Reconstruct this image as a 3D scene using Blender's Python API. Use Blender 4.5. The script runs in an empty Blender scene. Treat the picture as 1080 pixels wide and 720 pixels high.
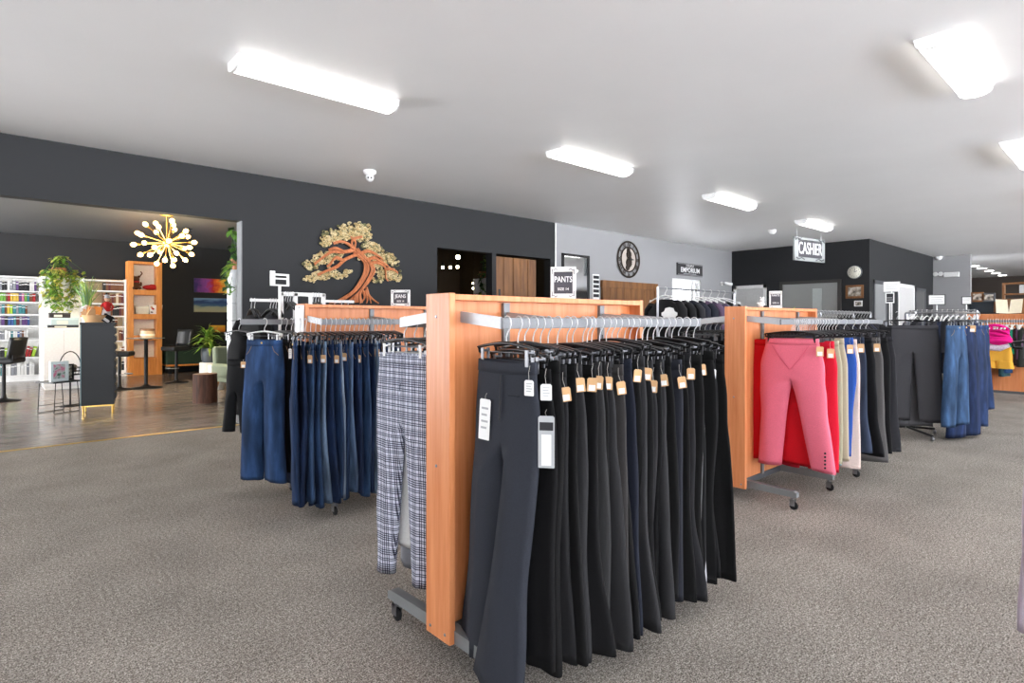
import bpy, math, random
from math import sin, cos, pi, radians, sqrt, exp
from mathutils import Vector, Matrix
C = bpy.context.scene.collection
R = random.Random(7)
# ---------------------------------------------------------------- camera model (photo 1080x720)
FPX, HOR, CAMH = 612.0, 338.0, 1.25
YAW = math.atan2(680.0, FPX)
cY, sY = cos(YAW), sin(YAW)
CEIL = 3.04
WY = 7.37                     # plane of the long dark wall

def onY(px, Y):               # X of a photo column on the plane Y
    r = (px-540)/FPX
    return Y*(cY+r*sY)/(sY-r*cY)
def onX(px, X):
    r = (px-540)/FPX
    return X*(sY-r*cY)/(cY+r*sY)
def zat(py, X, Y):
    return CAMH+(HOR-py)*(cY*X+sY*Y)/FPX
def fl(px, py, z=0.0):        # point at height z seen at a photo pixel
    f = FPX*(CAMH-z)/(py-HOR); r = f*(px-540)/FPX
    return (f*cY+r*sY, f*sY-r*cY)

# ---------------------------------------------------------------- mesh builder
class MB:
    def __init__(s): s.v=[]; s.f=[]; s.sm=[]; s.mi=[]
    def add(s, vs, fs, smooth=False, mi=0):
        b=len(s.v); s.v+= [tuple(p) for p in vs]
        for f in fs: s.f.append(tuple(b+i for i in f)); s.sm.append(smooth); s.mi.append(mi)
        return s
    def box(s, x0,x1,y0,y1,z0,z1, mi=0, m=None):
        vs=[Vector((x,y,z)) for z in (z0,z1) for y in (y0,y1) for x in (x0,x1)]
        if m is not None: vs=[m@p for p in vs]
        return s.add(vs,[(0,2,3,1),(4,5,7,6),(0,1,5,4),(2,6,7,3),(0,4,6,2),(1,3,7,5)],False,mi)
    def cbox(s, c, d, mi=0, rz=0, rx=0, ry=0):
        m=Matrix.Translation(c)@Matrix.Rotation(rz,4,'Z')@Matrix.Rotation(ry,4,'Y')@Matrix.Rotation(rx,4,'X')
        return s.box(-d[0]/2,d[0]/2,-d[1]/2,d[1]/2,-d[2]/2,d[2]/2,mi,m)
    def tube(s, path, r, n=8, closed=False, mi=0, caps=True, flat=1.0):
        P=[Vector(p) for p in path]; L=len(P); vs=[]
        up=None
        for i,p in enumerate(P):
            if closed: t=(P[(i+1)%L]-P[i-1])
            else: t=P[min(i+1,L-1)]-P[max(i-1,0)]
            t=t.normalized() if t.length>1e-9 else Vector((0,0,1))
            if up is None:
                up=Vector((0,0,1)) if abs(t.z)<.9 else Vector((0,1,0))
            a=t.cross(up)
            if a.length<1e-6: a=t.cross(Vector((1,.3,.1)))
            a.normalize(); b=a.cross(t).normalized(); up=b
            rr=r[i] if isinstance(r,(list,tuple)) else r
            for k in range(n):
                q=2*pi*k/n
                vs.append(p+a*(rr*cos(q))+b*(rr*flat*sin(q)))
        fs=[]
        m=L if closed else L-1
        for i in range(m):
            j=(i+1)%L
            for k in range(n):
                fs.append((i*n+k,i*n+(k+1)%n,j*n+(k+1)%n,j*n+k))
        s.add(vs,fs,True,mi)
        if caps and not closed:
            s.add(vs[:n],[tuple(range(n))],False,mi); s.add(vs[-n:],[tuple(range(n-1,-1,-1))],False,mi)
        return s
    def cyl(s,p0,p1,r0,r1=None,n=16,mi=0):
        return s.tube([p0,p1],[r0,r0 if r1 is None else r1],n,mi=mi)
    def lathe(s, prof, n=24, c=(0,0,0), mi=0, smooth=True):
        vs=[];fs=[]
        for r,z in prof:
            for k in range(n):
                q=2*pi*k/n; vs.append((c[0]+r*cos(q),c[1]+r*sin(q),c[2]+z))
        for i in range(len(prof)-1):
            for k in range(n):
                fs.append((i*n+k,i*n+(k+1)%n,(i+1)*n+(k+1)%n,(i+1)*n+k))
        s.add(vs,fs,smooth,mi)
        if prof[0][0]>1e-5: s.add(vs[:n],[tuple(range(n-1,-1,-1))],False,mi)
        if prof[-1][0]>1e-5: s.add(vs[-n:],[tuple(range(n))],False,mi)
        return s
    def ball(s,c,r,n=10,mi=0,sc=(1,1,1)):
        vs=[];fs=[];h=max(4,n//2+1)
        for i in range(h+1):
            t=pi*i/h
            for k in range(n):
                q=2*pi*k/n
                vs.append((c[0]+r*sc[0]*sin(t)*cos(q),c[1]+r*sc[1]*sin(t)*sin(q),c[2]-r*sc[2]*cos(t)))
        for i in range(h):
            for k in range(n): fs.append((i*n+k,i*n+(k+1)%n,(i+1)*n+(k+1)%n,(i+1)*n+k))
        return s.add(vs,fs,True,mi)
    def grid(s,fn,nu,nv,mi=0,smooth=True):
        vs=[fn(i/nu,j/nv) for j in range(nv+1) for i in range(nu+1)]
        fs=[(j*(nu+1)+i,j*(nu+1)+i+1,(j+1)*(nu+1)+i+1,(j+1)*(nu+1)+i) for j in range(nv) for i in range(nu)]
        return s.add(vs,fs,smooth,mi)
    def prism(s, pts, z0, z1, mi=0, axis='Z', smooth=False):   # extruded outline
        n=len(pts)
        def q(p,z): return (p[0],p[1],z) if axis=='Z' else ((p[0],z,p[1]) if axis=='Y' else (z,p[0],p[1]))
        vs=[q(p,z0) for p in pts]+[q(p,z1) for p in pts]
        s.add(vs,[tuple(range(n-1,-1,-1)),tuple(range(n,2*n))],False,mi)
        s.add(vs,[(i,(i+1)%n,n+(i+1)%n,n+i) for i in range(n)],smooth,mi)
        return s
    def leaf(s,p,d,L,W,droop=.3,mi=0):                        # a bent leaf blade
        p=Vector(p); d=Vector(d).normalized()
        side=d.cross(Vector((0,0,1)))
        if side.length<.05: side=Vector((1,0,0))
        side.normalize(); dn=Vector((0,0,-1))
        a=p; b=p+d*L*.45+dn*droop*L*.12; c=p+d*L*.95+dn*droop*L*.5
        up=side.cross(d)*(-.12*W)
        return s.add([a,b+side*W*.5,b+up,b-side*W*.5,c],[(0,1,2),(0,2,3),(1,4,2),(2,4,3)],True,mi)
    def build(s,name,mats,parent=None,bevel=0,loc=None,solid=0):
        me=bpy.data.meshes.new(name); me.from_pydata(s.v,[],s.f)
        if not isinstance(mats,(list,tuple)): mats=[mats]
        for m in mats: me.materials.append(m)
        me.polygons.foreach_set('use_smooth',s.sm); me.polygons.foreach_set('material_index',s.mi)
        me.update(); me.validate()
        o=bpy.data.objects.new(name,me); C.objects.link(o)
        if parent is not None: o.parent=parent
        if loc is not None: o.location=loc
        if solid:
            b=o.modifiers.new('th','SOLIDIFY'); b.thickness=solid; b.offset=0
        if bevel:
            b=o.modifiers.new('bv','BEVEL'); b.width=bevel; b.segments=2; b.limit_method='ANGLE'
        return o

def tag(o,label,cat,group=None,kind=None):
    o['label']=label; o['category']=cat
    if group: o['group']=group
    if kind: o['kind']=kind
    return o
def thing(name,label,cat,loc=(0,0,0),rz=0,group=None):
    o=bpy.data.objects.new(name,None); o.empty_display_size=.1; C.objects.link(o)
    o.location=loc; o.rotation_euler=(0,0,rz)
    return tag(o,label,cat,group)
def struct(name,mb,m,bevel=0,parent=None):
    o=mb.build(name,m,parent,bevel)
    if parent is None: o['kind']='structure'
    return o
def copy_tree(o,parent=None,loc=None,rz=None,label=None,group=None):
    c=o.copy(); C.objects.link(c)
    if parent is not None: c.parent=parent
    if loc is not None: c.location=loc
    if rz is not None: c.rotation_euler=(0,0,rz)
    if label: c['label']=label
    if group: c['group']=group
    for ch in list(o.children): copy_tree(ch,c)
    return c
def text_mesh(name,s,size,m,parent,loc,rot,sx=1.0,offset=0.0,align='CENTER'):
    cu=bpy.data.curves.new('txt','FONT'); cu.body=s; cu.size=size; cu.align_x=align; cu.align_y='CENTER'
    cu.extrude=.0012; cu.offset=offset; cu.resolution_u=3
    t=bpy.data.objects.new('txt',cu); C.objects.link(t)
    dg=bpy.context.evaluated_depsgraph_get(); dg.update()
    me=bpy.data.meshes.new_from_object(t.evaluated_get(dg)); me.name=name
    bpy.data.objects.remove(t); bpy.data.curves.remove(cu)
    me.materials.clear(); me.materials.append(m)
    o=bpy.data.objects.new(name,me); C.objects.link(o); o.parent=parent
    o.location=loc; o.rotation_euler=rot; o.scale=(sx,1,1)
    return o
ORD=['zeroth','first','second','third','fourth','fifth','sixth','seventh','eighth','ninth','tenth','eleventh','twelfth','thirteenth','fourteenth','fifteenth','sixteenth','seventeenth','eighteenth','nineteenth','twentieth','twenty-first','twenty-second','twenty-third','twenty-fourth','twenty-fifth','twenty-sixth','twenty-seventh','twenty-eighth','twenty-ninth','thirtieth']

# ---------------------------------------------------------------- materials
def lin(c):
    return tuple(((x/255)/12.92 if x/255<=.04045 else ((x/255+.055)/1.055)**2.4) for x in c)+(1,)
def newmat(name):
    m=bpy.data.materials.new(name); m.use_nodes=True
    return m,m.node_tree.nodes,m.node_tree.links,m.node_tree.nodes['Principled BSDF']
def sock(ns,ty,**kw):
    n=ns.new(ty)
    for k,v in kw.items():
        if k in n.inputs: n.inputs[k].default_value=v
        else: setattr(n,k,v)
    return n
def mat(name,col,rough=.55,metal=0,noise=.06,scale=30,bump=0,spec=.4,sheen=0,coat=0):
    m,ns,lk,bs=newmat(name)
    bs.inputs['Roughness'].default_value=rough; bs.inputs['Metallic'].default_value=metal
    bs.inputs['Specular IOR Level'].default_value=spec
    bs.inputs['Sheen Weight'].default_value=sheen; bs.inputs['Coat Weight'].default_value=coat
    c=lin(col)
    tc=ns.new('ShaderNodeTexCoord'); nz=sock(ns,'ShaderNodeTexNoise',Scale=scale,Detail=3)
    lk.new(tc.outputs['Object'],nz.inputs['Vector'])
    mx=ns.new('ShaderNodeMix'); mx.data_type='RGBA'
    mx.inputs['A'].default_value=tuple(x*(1-noise*2) for x in c[:3])+(1,)
    mx.inputs['B'].default_value=tuple(min(1,x*(1+noise*2)) for x in c[:3])+(1,)
    lk.new(nz.outputs['Fac'],mx.inputs['Factor']); lk.new(mx.outputs['Result'],bs.inputs['Base Color'])
    if bump:
        bp=sock(ns,'ShaderNodeBump',Strength=bump,Distance=.004); lk.new(nz.outputs['Fac'],bp.inputs['Height']); lk.new(bp.outputs['Normal'],bs.inputs['Normal'])
    return m
def ramp(ns,stops):
    r=ns.new('ShaderNodeValToRGB'); e=r.color_ramp.elements
    while len(e)<len(stops): e.new(.5)
    for i,(p,c) in enumerate(stops): e[i].position=p; e[i].color=lin(c)
    return r
def woodmat(name,a,b,sc=(30,30,1.6),rough=.4,spec=.4,detail=4):
    m,ns,lk,bs=newmat(name); bs.inputs['Roughness'].default_value=rough; bs.inputs['Specular IOR Level'].default_value=spec
    tc=ns.new('ShaderNodeTexCoord'); mp=ns.new('ShaderNodeMapping'); mp.inputs['Scale'].default_value=sc
    nz=sock(ns,'ShaderNodeTexNoise',Scale=1.6,Detail=detail,Roughness=.6)
    lk.new(tc.outputs['Object'],mp.inputs['Vector']); lk.new(mp.outputs['Vector'],nz.inputs['Vector'])
    r=ramp(ns,[(.3,a),(.7,b)]); lk.new(nz.outputs['Fac'],r.inputs['Fac']); lk.new(r.outputs['Color'],bs.inputs['Base Color'])
    return m
def emis(name,col,st):
    m,ns,lk,bs=newmat(name); bs.inputs['Base Color'].default_value=lin(col)
    bs.inputs['Emission Color'].default_value=lin(col); bs.inputs['Emission Strength'].default_value=st
    return m
FABS={}
def fabric(col,rough=.85,sheen=.0,stripe=None):
    k=(tuple(col),rough,stripe)
    if k in FABS: return FABS[k]
    m=mat('fabric',col,rough,0,.12,260,.12,.25,sheen)
    ns,lk=m.node_tree.nodes,m.node_tree.links; bs=ns['Principled BSDF']
    if stripe:
        src=bs.inputs['Base Color'].links[0].from_socket
        tc=[n for n in ns if n.type=='TEX_COORD'][0]
        w=sock(ns,'ShaderNodeTexWave',Scale=stripe[0]); w.bands_direction='X'
        lk.new(tc.outputs['Object'],w.inputs['Vector'])
        r=ramp(ns,[(.93,(0,0,0)),(.97,(255,255,255))]); lk.new(w.outputs['Fac'],r.inputs['Fac'])
        mx=ns.new('ShaderNodeMix'); mx.data_type='RGBA'; mx.inputs['B'].default_value=lin(stripe[1])
        lk.new(r.outputs['Color'],mx.inputs['Factor']); lk.new(src,mx.inputs['A']); lk.new(mx.outputs['Result'],bs.inputs['Base Color'])
    FABS[k]=m; return m
def denim(col,fade=1.5):
    k=('denim',tuple(col))
    if k in FABS: return FABS[k]
    m,ns,lk,bs=newmat('denim'); bs.inputs['Roughness'].default_value=.9; bs.inputs['Specular IOR Level'].default_value=.2; bs.inputs['Sheen Weight'].default_value=.0
    tc=ns.new('ShaderNodeTexCoord'); mp=ns.new('ShaderNodeMapping'); mp.inputs['Scale'].default_value=(9,9,2.2)
    n1=sock(ns,'ShaderNodeTexNoise',Scale=1.4,Detail=4); n2=sock(ns,'ShaderNodeTexNoise',Scale=420,Detail=2)
    lk.new(tc.outputs['Object'],mp.inputs['Vector']); lk.new(mp.outputs['Vector'],n1.inputs['Vector']); lk.new(tc.outputs['Object'],n2.inputs['Vector'])
    col=tuple(x*q for x,q in zip(col,(1.0,.95,.90))); d=tuple(x*.7 for x in col); l=tuple(min(255,x*fade) for x in col)
    r=ramp(ns,[(.3,d),(.52,col),(.78,l)]); lk.new(n1.outputs['Fac'],r.inputs['Fac'])
    mx=ns.new('ShaderNodeMix'); mx.data_type='RGBA'; mx.blend_type='MULTIPLY'; mx.inputs['Factor'].default_value=.35
    lk.new(r.outputs['Color'],mx.inputs['A']); lk.new(n2.outputs['Fac'],mx.inputs['B']); lk.new(mx.outputs['Result'],bs.inputs['Base Color'])
    FABS[k]=m; return m
def plaidmat():
    m,ns,lk,bs=newmat('glen_plaid'); bs.inputs['Roughness'].default_value=.85; bs.inputs['Specular IOR Level'].default_value=.2
    tc=ns.new('ShaderNodeTexCoord'); sp=ns.new('ShaderNodeSeparateXYZ'); lk.new(tc.outputs['Object'],sp.inputs[0])
    def mth(op,a,b=None):
        n=ns.new('ShaderNodeMath'); n.operation=op
        for i,x in enumerate((a,b)):
            if x is None: continue
            if isinstance(x,(int,float)): n.inputs[i].default_value=x
            else: lk.new(x,n.inputs[i])
        return n.outputs[0]
    def band(ax,per,duty,off=0):    # 1 inside the band
        return mth('LESS_THAN',mth('FRACT',mth('ADD',mth('DIVIDE',ax,per),off+50)),duty)
    def comb(ax):
        fine=band(ax,.0088,.5); win=band(ax,.066,.5)
        th=mth('MAXIMUM',band(ax,.066,.06,.20),mth('MULTIPLY',band(ax,.066,.06,.32),1))
        return mth('MAXIMUM',mth('MULTIPLY',fine,win),mth('MULTIPLY',th,.9))
    a=comb(sp.outputs['X']); b=comb(sp.outputs['Z'])
    s=mth('ADD',mth('MULTIPLY',a,.5),mth('MULTIPLY',b,.55))
    r=ramp(ns,[(0,(204,208,222)),(.45,(96,100,120)),(1,(20,21,28))]); lk.new(s,r.inputs['Fac']); lk.new(r.outputs['Color'],bs.inputs['Base Color'])
    return m

M={}
M['white']=mat('white_paint',(236,236,234),.5)
M['whitemetal']=mat('white_metal',(232,232,230),.35,0,.02)
M['black']=mat('black_plastic',(20,20,22),.38,0,.08)
M['blackmetal']=mat('black_metal',(26,26,28),.4,.3)
M['chrome']=mat('chrome',(150,151,155),.28,.9,.02)
M['clip']=mat('clip_metal',(96,97,100),.35,.7,.02)
M['hook']=mat('hook_wire',(214,214,216),.35,.3,.02)
M['steel']=mat('brushed_steel',(122,124,127),.45,.25,.04,60)
M['bracket']=mat('satin_silver',(182,184,187),.45,.15,.03,60)
M['rackgrey']=mat('grey_powder_coat',(128,131,133),.45,.15,.04)
M['darkgrey']=mat('dark_grey_metal',(88,90,94),.45,.3)
M['cherry']=woodmat('cherry_laminate',(208,124,72),(230,154,104),(26,26,1.3),.38,.35)
M['rubber']=mat('black_rubber',(22,22,23),.7)
M['kraft']=mat('kraft_card',(206,164,118),.8,0,.05)
M['paper']=mat('white_card',(240,240,238),.8,0,.01)
M['greycard']=mat('grey_card',(176,178,180),.7,0,.03)
M['ink']=mat('dark_ink',(40,40,44),.7)
M['greyink']=mat('grey_ink',(178,178,180),.7)
M['signgrey']=mat('sign_charcoal',(74,72,78),.6)
M['letter']=mat('sign_white',(238,238,238),.6)
M['string']=mat('string',(200,196,188),.9)
M['gold']=mat('brass',(214,176,96),.3,.9)
M['oak']=woodmat('brown_planks',(96,62,34),(142,96,54),(7,7,1.0),.5)
M['green']=mat('leaf_green',(96,140,52),.55,0,.25,14)
M['lgreen']=mat('leaf_lime',(150,176,76),.55,0,.25,14)
M['dgreen']=mat('leaf_dark',(52,88,44),.55,0,.25,14)
M['soil']=mat('soil',(50,38,30),.95)
M['mirror']=mat('mirror_glass',(210,212,214),.03,1,0)

# ---------------------------------------------------------------- setting
def carpet():
    m,ns,lk,bs=newmat('carpet'); bs.inputs['Roughness'].default_value=.95; bs.inputs['Specular IOR Level'].default_value=.1
    tc=ns.new('ShaderNodeTexCoord')
    n1=sock(ns,'ShaderNodeTexNoise',Scale=175,Detail=2,Roughness=.75); n2=sock(ns,'ShaderNodeTexNoise',Scale=2.2,Detail=3)
    n3=sock(ns,'ShaderNodeTexNoise',Scale=60,Detail=2)
    for n in (n1,n2,n3): lk.new(tc.outputs['Object'],n.inputs['Vector'])
    r=ramp(ns,[(.36,(86,80,74)),(.5,(172,165,157)),(.62,(232,225,217))]); lk.new(n1.outputs['Fac'],r.inputs['Fac'])
    r2=ramp(ns,[(.3,(226,226,226)),(.7,(255,255,255))]); lk.new(n2.outputs['Fac'],r2.inputs['Fac'])
    r3=ramp(ns,[(.35,(205,203,200)),(.65,(255,255,255))]); lk.new(n3.outputs['Fac'],r3.inputs['Fac'])
    mx=ns.new('ShaderNodeMix'); mx.data_type='RGBA'; mx.blend_type='MULTIPLY'; mx.inputs['Factor'].default_value=1
    lk.new(r.outputs['Color'],mx.inputs['A']); lk.new(r2.outputs['Color'],mx.inputs['B'])
    mx2=ns.new('ShaderNodeMix'); mx2.data_type='RGBA'; mx2.blend_type='MULTIPLY'; mx2.inputs['Factor'].default_value=1
    lk.new(mx.outputs['Result'],mx2.inputs['A']); lk.new(r3.outputs['Color'],mx2.inputs['B'])
    lk.new(mx2.outputs['Result'],bs.inputs['Base Color'])
    bp=sock(ns,'ShaderNodeBump',Strength=.5,Distance=.006); lk.new(n1.outputs['Fac'],bp.inputs['Height']); lk.new(bp.outputs['Normal'],bs.inputs['Normal'])
    return m
def planks():
    m,ns,lk,bs=newmat('grey_planks'); bs.inputs['Roughness'].default_value=.22; bs.inputs['Specular IOR Level'].default_value=.55
    tc=ns.new('ShaderNodeTexCoord')
    br=sock(ns,'ShaderNodeTexBrick',Scale=1.0); br.inputs['Brick Width'].default_value=1.2; br.inputs['Row Height'].default_value=.14; br.inputs['Mortar Size'].default_value=.003
    br.inputs['Color1'].default_value=lin((176,162,152)); br.inputs['Color2'].default_value=lin((142,130,122)); br.inputs['Mortar'].default_value=lin((60,52,48))
    lk.new(tc.outputs['Object'],br.inputs['Vector'])
    mp=ns.new('ShaderNodeMapping'); mp.inputs['Scale'].default_value=(1.2,16,1); nz=sock(ns,'ShaderNodeTexNoise',Scale=2,Detail=5)
    lk.new(tc.outputs['Object'],mp.inputs['Vector']); lk.new(mp.outputs['Vector'],nz.inputs['Vector'])
    r=ramp(ns,[(.3,(170,168,166)),(.7,(255,255,255))]); lk.new(nz.outputs['Fac'],r.inputs['Fac'])
    mx=ns.new('ShaderNodeMix'); mx.data_type='RGBA'; mx.blend_type='MULTIPLY'; mx.inputs['Factor'].default_value=1
    lk.new(br.outputs['Color'],mx.inputs['A']); lk.new(r.outputs['Color'],mx.inputs['B']); lk.new(mx.outputs['Result'],bs.inputs['Base Color'])
    return m
M['carpet']=carpet(); M['planks']=planks()
M['wallblack']=mat('black_wall_paint',(39,40,42),.62,0,.02,4,spec=.3)
M['wallgrey']=mat('grey_wall_paint',(154,154,155),.7,0,.015,4)
M['ceil']=mat('ceiling_paint',(246,246,246),.42,0,.02,1.2,spec=.35)
M['loungeceil']=mat('lounge_ceiling_gloss',(96,97,98),.35,0,.04,3,spec=.5)
M['brownwall']=mat('brown_wall',(66,58,52),.7)
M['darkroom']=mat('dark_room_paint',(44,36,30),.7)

XL,XR,YB=-7.0,31.0,-9.0
WX0=onY(255.4,WY)             # right edge of the wide opening
D0,D1=onY(461,WY),onY(519,WY); E0,E1=onY(523.5,WY),onY(580.5,WY); WX1=onY(585.5,WY)
XC=14.3; YC=onX(917,XC); XD=onY(984,YC)   # cashier block
TH=.16; HD=2.45; HD2=2.37
struct('floor',MB().box(XL,XR,YB,WY,-.05,0),M['carpet'])
struct('floor_lounge',MB().box(XL,12,WY,16.2,-.05,0),M['planks'])
struct('trim_1',MB().box(XL,WX0,WY-.02,WY+.02,0,.006),M['gold'])
struct('ceiling',MB().box(XL,XR,YB,WY+TH,CEIL,CEIL+.1),M['ceil'])
struct('ceiling_lounge',MB().box(XL,12,WY+TH,16.2,CEIL+.04,CEIL+.14),M['loungeceil'])
b=MB()
b.box(XL,WX0,WY,WY+TH,HD,CEIL)
b.box(WX0,D0,WY,WY+TH,0,CEIL)
b.box(D0,D1,WY,WY+TH,HD2,CEIL); b.box(D1,E0,WY,WY+TH,0,CEIL)
b.box(E0,E1,WY,WY+TH,HD2,CEIL); b.box(E1,WX1,WY,WY+TH,0,CEIL)
struct('wall_back_left',b,M['wallblack'])
struct('trim_2',MB().box(WX0-.012,WX0,WY-.002,WY+TH,0,HD),mat('jamb_grey',(120,122,124),.6))
wa,wb=onY(709,WY),onY(739,WY); wz0,wz1=1.15,2.22
b=MB()
b.box(WX1,wa,WY,WY+TH,0,CEIL); b.box(wb,XC,WY,WY+TH,0,CEIL); b.box(wa,wb,WY,WY+TH,wz1,CEIL); b.box(wa,wb,WY,WY+TH,0,wz0)
struct('wall_back_right',b,M['wallgrey'])
b=MB(); e=.05
b.box(wa,wb,WY+.02,WY+.1,wz1-e,wz1); b.box(wa,wb,WY-.03,WY+.1,wz0,wz0+e)
b.box(wa,wa+e,WY+.02,WY+.1,wz0,wz1); b.box(wb-e,wb,WY+.02,WY+.1,wz0,wz1)
b.box(wb-.30,wb-.26,WY+.03,WY+.09,wz0,wz1)
wn=struct('window_1',b,M['white'])
gm,gn,gl,gb=newmat('window_glass'); gb.inputs['Transmission Weight'].default_value=1; gb.inputs['Roughness'].default_value=0; gb.inputs['IOR'].default_value=1.02
M['glass']=gm
MB().box(wa+e,wb-e,WY+.055,WY+.06,wz0+e,wz1-e).build('window_pane',M['glass'],wn)
struct('wall_cashier_front',MB().box(XC,XC+.14,YC,WY+TH,0,CEIL),M['wallblack'])
struct('wall_cashier_side',MB().box(XC+.14,XD,YC,YC+.14,0,CEIL),M['wallblack'])
yd=onX(1023.5,XD)
struct('wall_far_right',MB().box(XD,XD+.15,yd,YC+.14,0,CEIL),M['wallgrey'])
struct('wall_far_end',MB().box(30.6,30.75,-9,8,0,CEIL),M['brownwall'])
struct('wall_far_side',MB().box(XD+.15,30.6,6.6,6.75,0,CEIL),M['wallgrey'])
# lounge and the dark room beside it
LB=16.0
struct('wall_lounge_back',MB().box(XL,12,LB,LB+.15,0,CEIL+.04),M['wallblack'])
struct('wall_lounge_partition',MB().box(4.86,5.0,WY+TH,LB,0,CEIL+.04),M['wallblack'])
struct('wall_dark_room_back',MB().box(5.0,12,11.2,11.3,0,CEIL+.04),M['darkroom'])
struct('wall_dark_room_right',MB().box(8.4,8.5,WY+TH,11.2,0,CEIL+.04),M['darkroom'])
struct('wall_light_block_left',MB().box(XL-.15,XL,YB,WY,0,CEIL),M['wallgrey'])  # unseen wall, added to cut and even out light from the left
struct('wall_light_block_right',MB().box(21.5,XR,YB-.15,YB,0,CEIL),M['wallgrey'])  # unseen wall, added so the mirror reflects grey, not the bright world
struct('trim_3',MB().box(WX1-.01,WX1+.02,WY-.012,WY,0,CEIL),M['white'])

# ---------------------------------------------------------------- camera, world
cd=bpy.data.cameras.new('camera'); co=bpy.data.objects.new('camera',cd); C.objects.link(co)
co.location=(0,0,CAMH); co.rotation_euler=(pi/2,0,YAW-pi/2)
cd.sensor_width=36; cd.lens=36*FPX/1080; cd.shift_y=-(360-HOR)/1080; cd.clip_end=200; cd.clip_start=.05
bpy.context.scene.camera=co
w=bpy.data.worlds.new('world'); bpy.context.scene.world=w; w.use_nodes=True
bg=w.node_tree.nodes['Background']; wn_,wl_=w.node_tree.nodes,w.node_tree.links
wtc=wn_.new('ShaderNodeTexCoord'); wsp=wn_.new('ShaderNodeSeparateXYZ'); wl_.new(wtc.outputs['Generated'],wsp.inputs[0])
wr=ramp(wn_,[(.42,(243,247,255)),(.56,(100,101,104))]); wmr=wn_.new('ShaderNodeMapRange'); wmr.inputs['From Min'].default_value=-1; wmr.inputs['From Max'].default_value=1
wl_.new(wsp.outputs['Z'],wmr.inputs['Value']); wl_.new(wmr.outputs['Result'],wr.inputs['Fac']); wl_.new(wr.outputs['Color'],bg.inputs[0])   # bright lower half added to throw light up at the ceiling, dimmer sky above
bg.inputs[1].default_value=13
sc=bpy.context.scene
sc.view_settings.view_transform='Standard'; sc.view_settings.look='None'; sc.view_settings.gamma=1; sc.view_settings.use_curve_mapping=False
sc.view_settings.exposure=0.92
try:
    sc.cycles.use_denoising=True
    sc.cycles.max_bounces=8; sc.cycles.diffuse_bounces=5; sc.cycles.sample_clamp_indirect=6
except Exception: pass

# ---------------------------------------------------------------- ceiling fixtures
M['tube']=emis('lit_diffuser',(255,252,246),4.5)
def ceiling_light(x,y,label):
    t=thing('ceiling_light',label,'ceiling light',(x,y,CEIL),0,'wraparound ceiling lights')
    L,W=.62,.112
    MB().box(-L,L,-W,W,-.022,0).build('housing',M['white'],t,.004)
    b=MB(); n=10
    prof=[]
    for i in range(n+1):
        q=pi*i/n; prof.append((-(W-.012)*cos(q),-.022-.060*(sin(q)**.7)))
    vs=[(sx*(L-.02),p[0],p[1]) for sx in (-1,1) for p in prof]
    b.add(vs,[(i,i+1,n+2+i,n+1+i) for i in range(n)],True)
    b.build('diffuser',M['tube'],t)
    for sx in (-1,1):
        e=MB(); pts=[(p[0]*1.06,p[1]*1.05+.001) for p in prof]
        e.prism(pts,sx*(L-.02),sx*L,axis='X'); e.build('end_cap',M['white'],t)
    return t
LX=[1.85,5.0,8.15,11.3]
nm=['nearest','second','third','farthest']
for i,x in enumerate(LX):
    ceiling_light(x,4.22,['bright strip ceiling light nearest the dark wall opening, upper left','bright strip ceiling light above the front clothes rack, second along the dark wall side','bright strip ceiling light above the middle racks, third along the dark wall side','bright strip ceiling light just above the cashier sign'][i])
ceiling_light(5.0,.93,'big bright strip ceiling light at upper right of the picture')
ceiling_light(8.15,.95,'strip ceiling light cut by the right edge of the picture')
for x,y in ((1.85,.95),(1.85,-2.3),(5,-2.3),(8.15,-2.3),(11.3,.95),(11.3,-2.3),(14.8,.95),(14.8,-2.3),(18,.95),(21.3,.95),(18,-2.3)):  # unseen fixtures carrying on the grid, added for more light
    ceiling_light(x,y,'unseen strip ceiling light added outside the picture')

# daylight through the lounge's side windows (left of the picture)
def window_light(name,loc,rot,sx_,sy_,p,col=(1,.98,.96)):
    l=bpy.data.lights.new(name,'AREA'); l.shape='RECTANGLE'; l.size=sx_; l.size_y=sy_; l.energy=p; l.color=col
    o=bpy.data.objects.new(name,l); C.objects.link(o); o.location=loc; o.rotation_euler=rot
window_light('lounge_window_daylight',(-4.95,11.5,1.6),(0,-pi/2,0),2.4,7.0,330)

l=bpy.data.lights.new('chandelier_glow','POINT'); l.energy=110; l.color=(1,.82,.55); l.shadow_soft_size=.35
o=bpy.data.objects.new('chandelier_glow',l); C.objects.link(o)
_f=9.96; _r=_f*(176-540)/FPX; o.location=(_f*cY+_r*sY,_f*sY-_r*cY,2.25)
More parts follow.
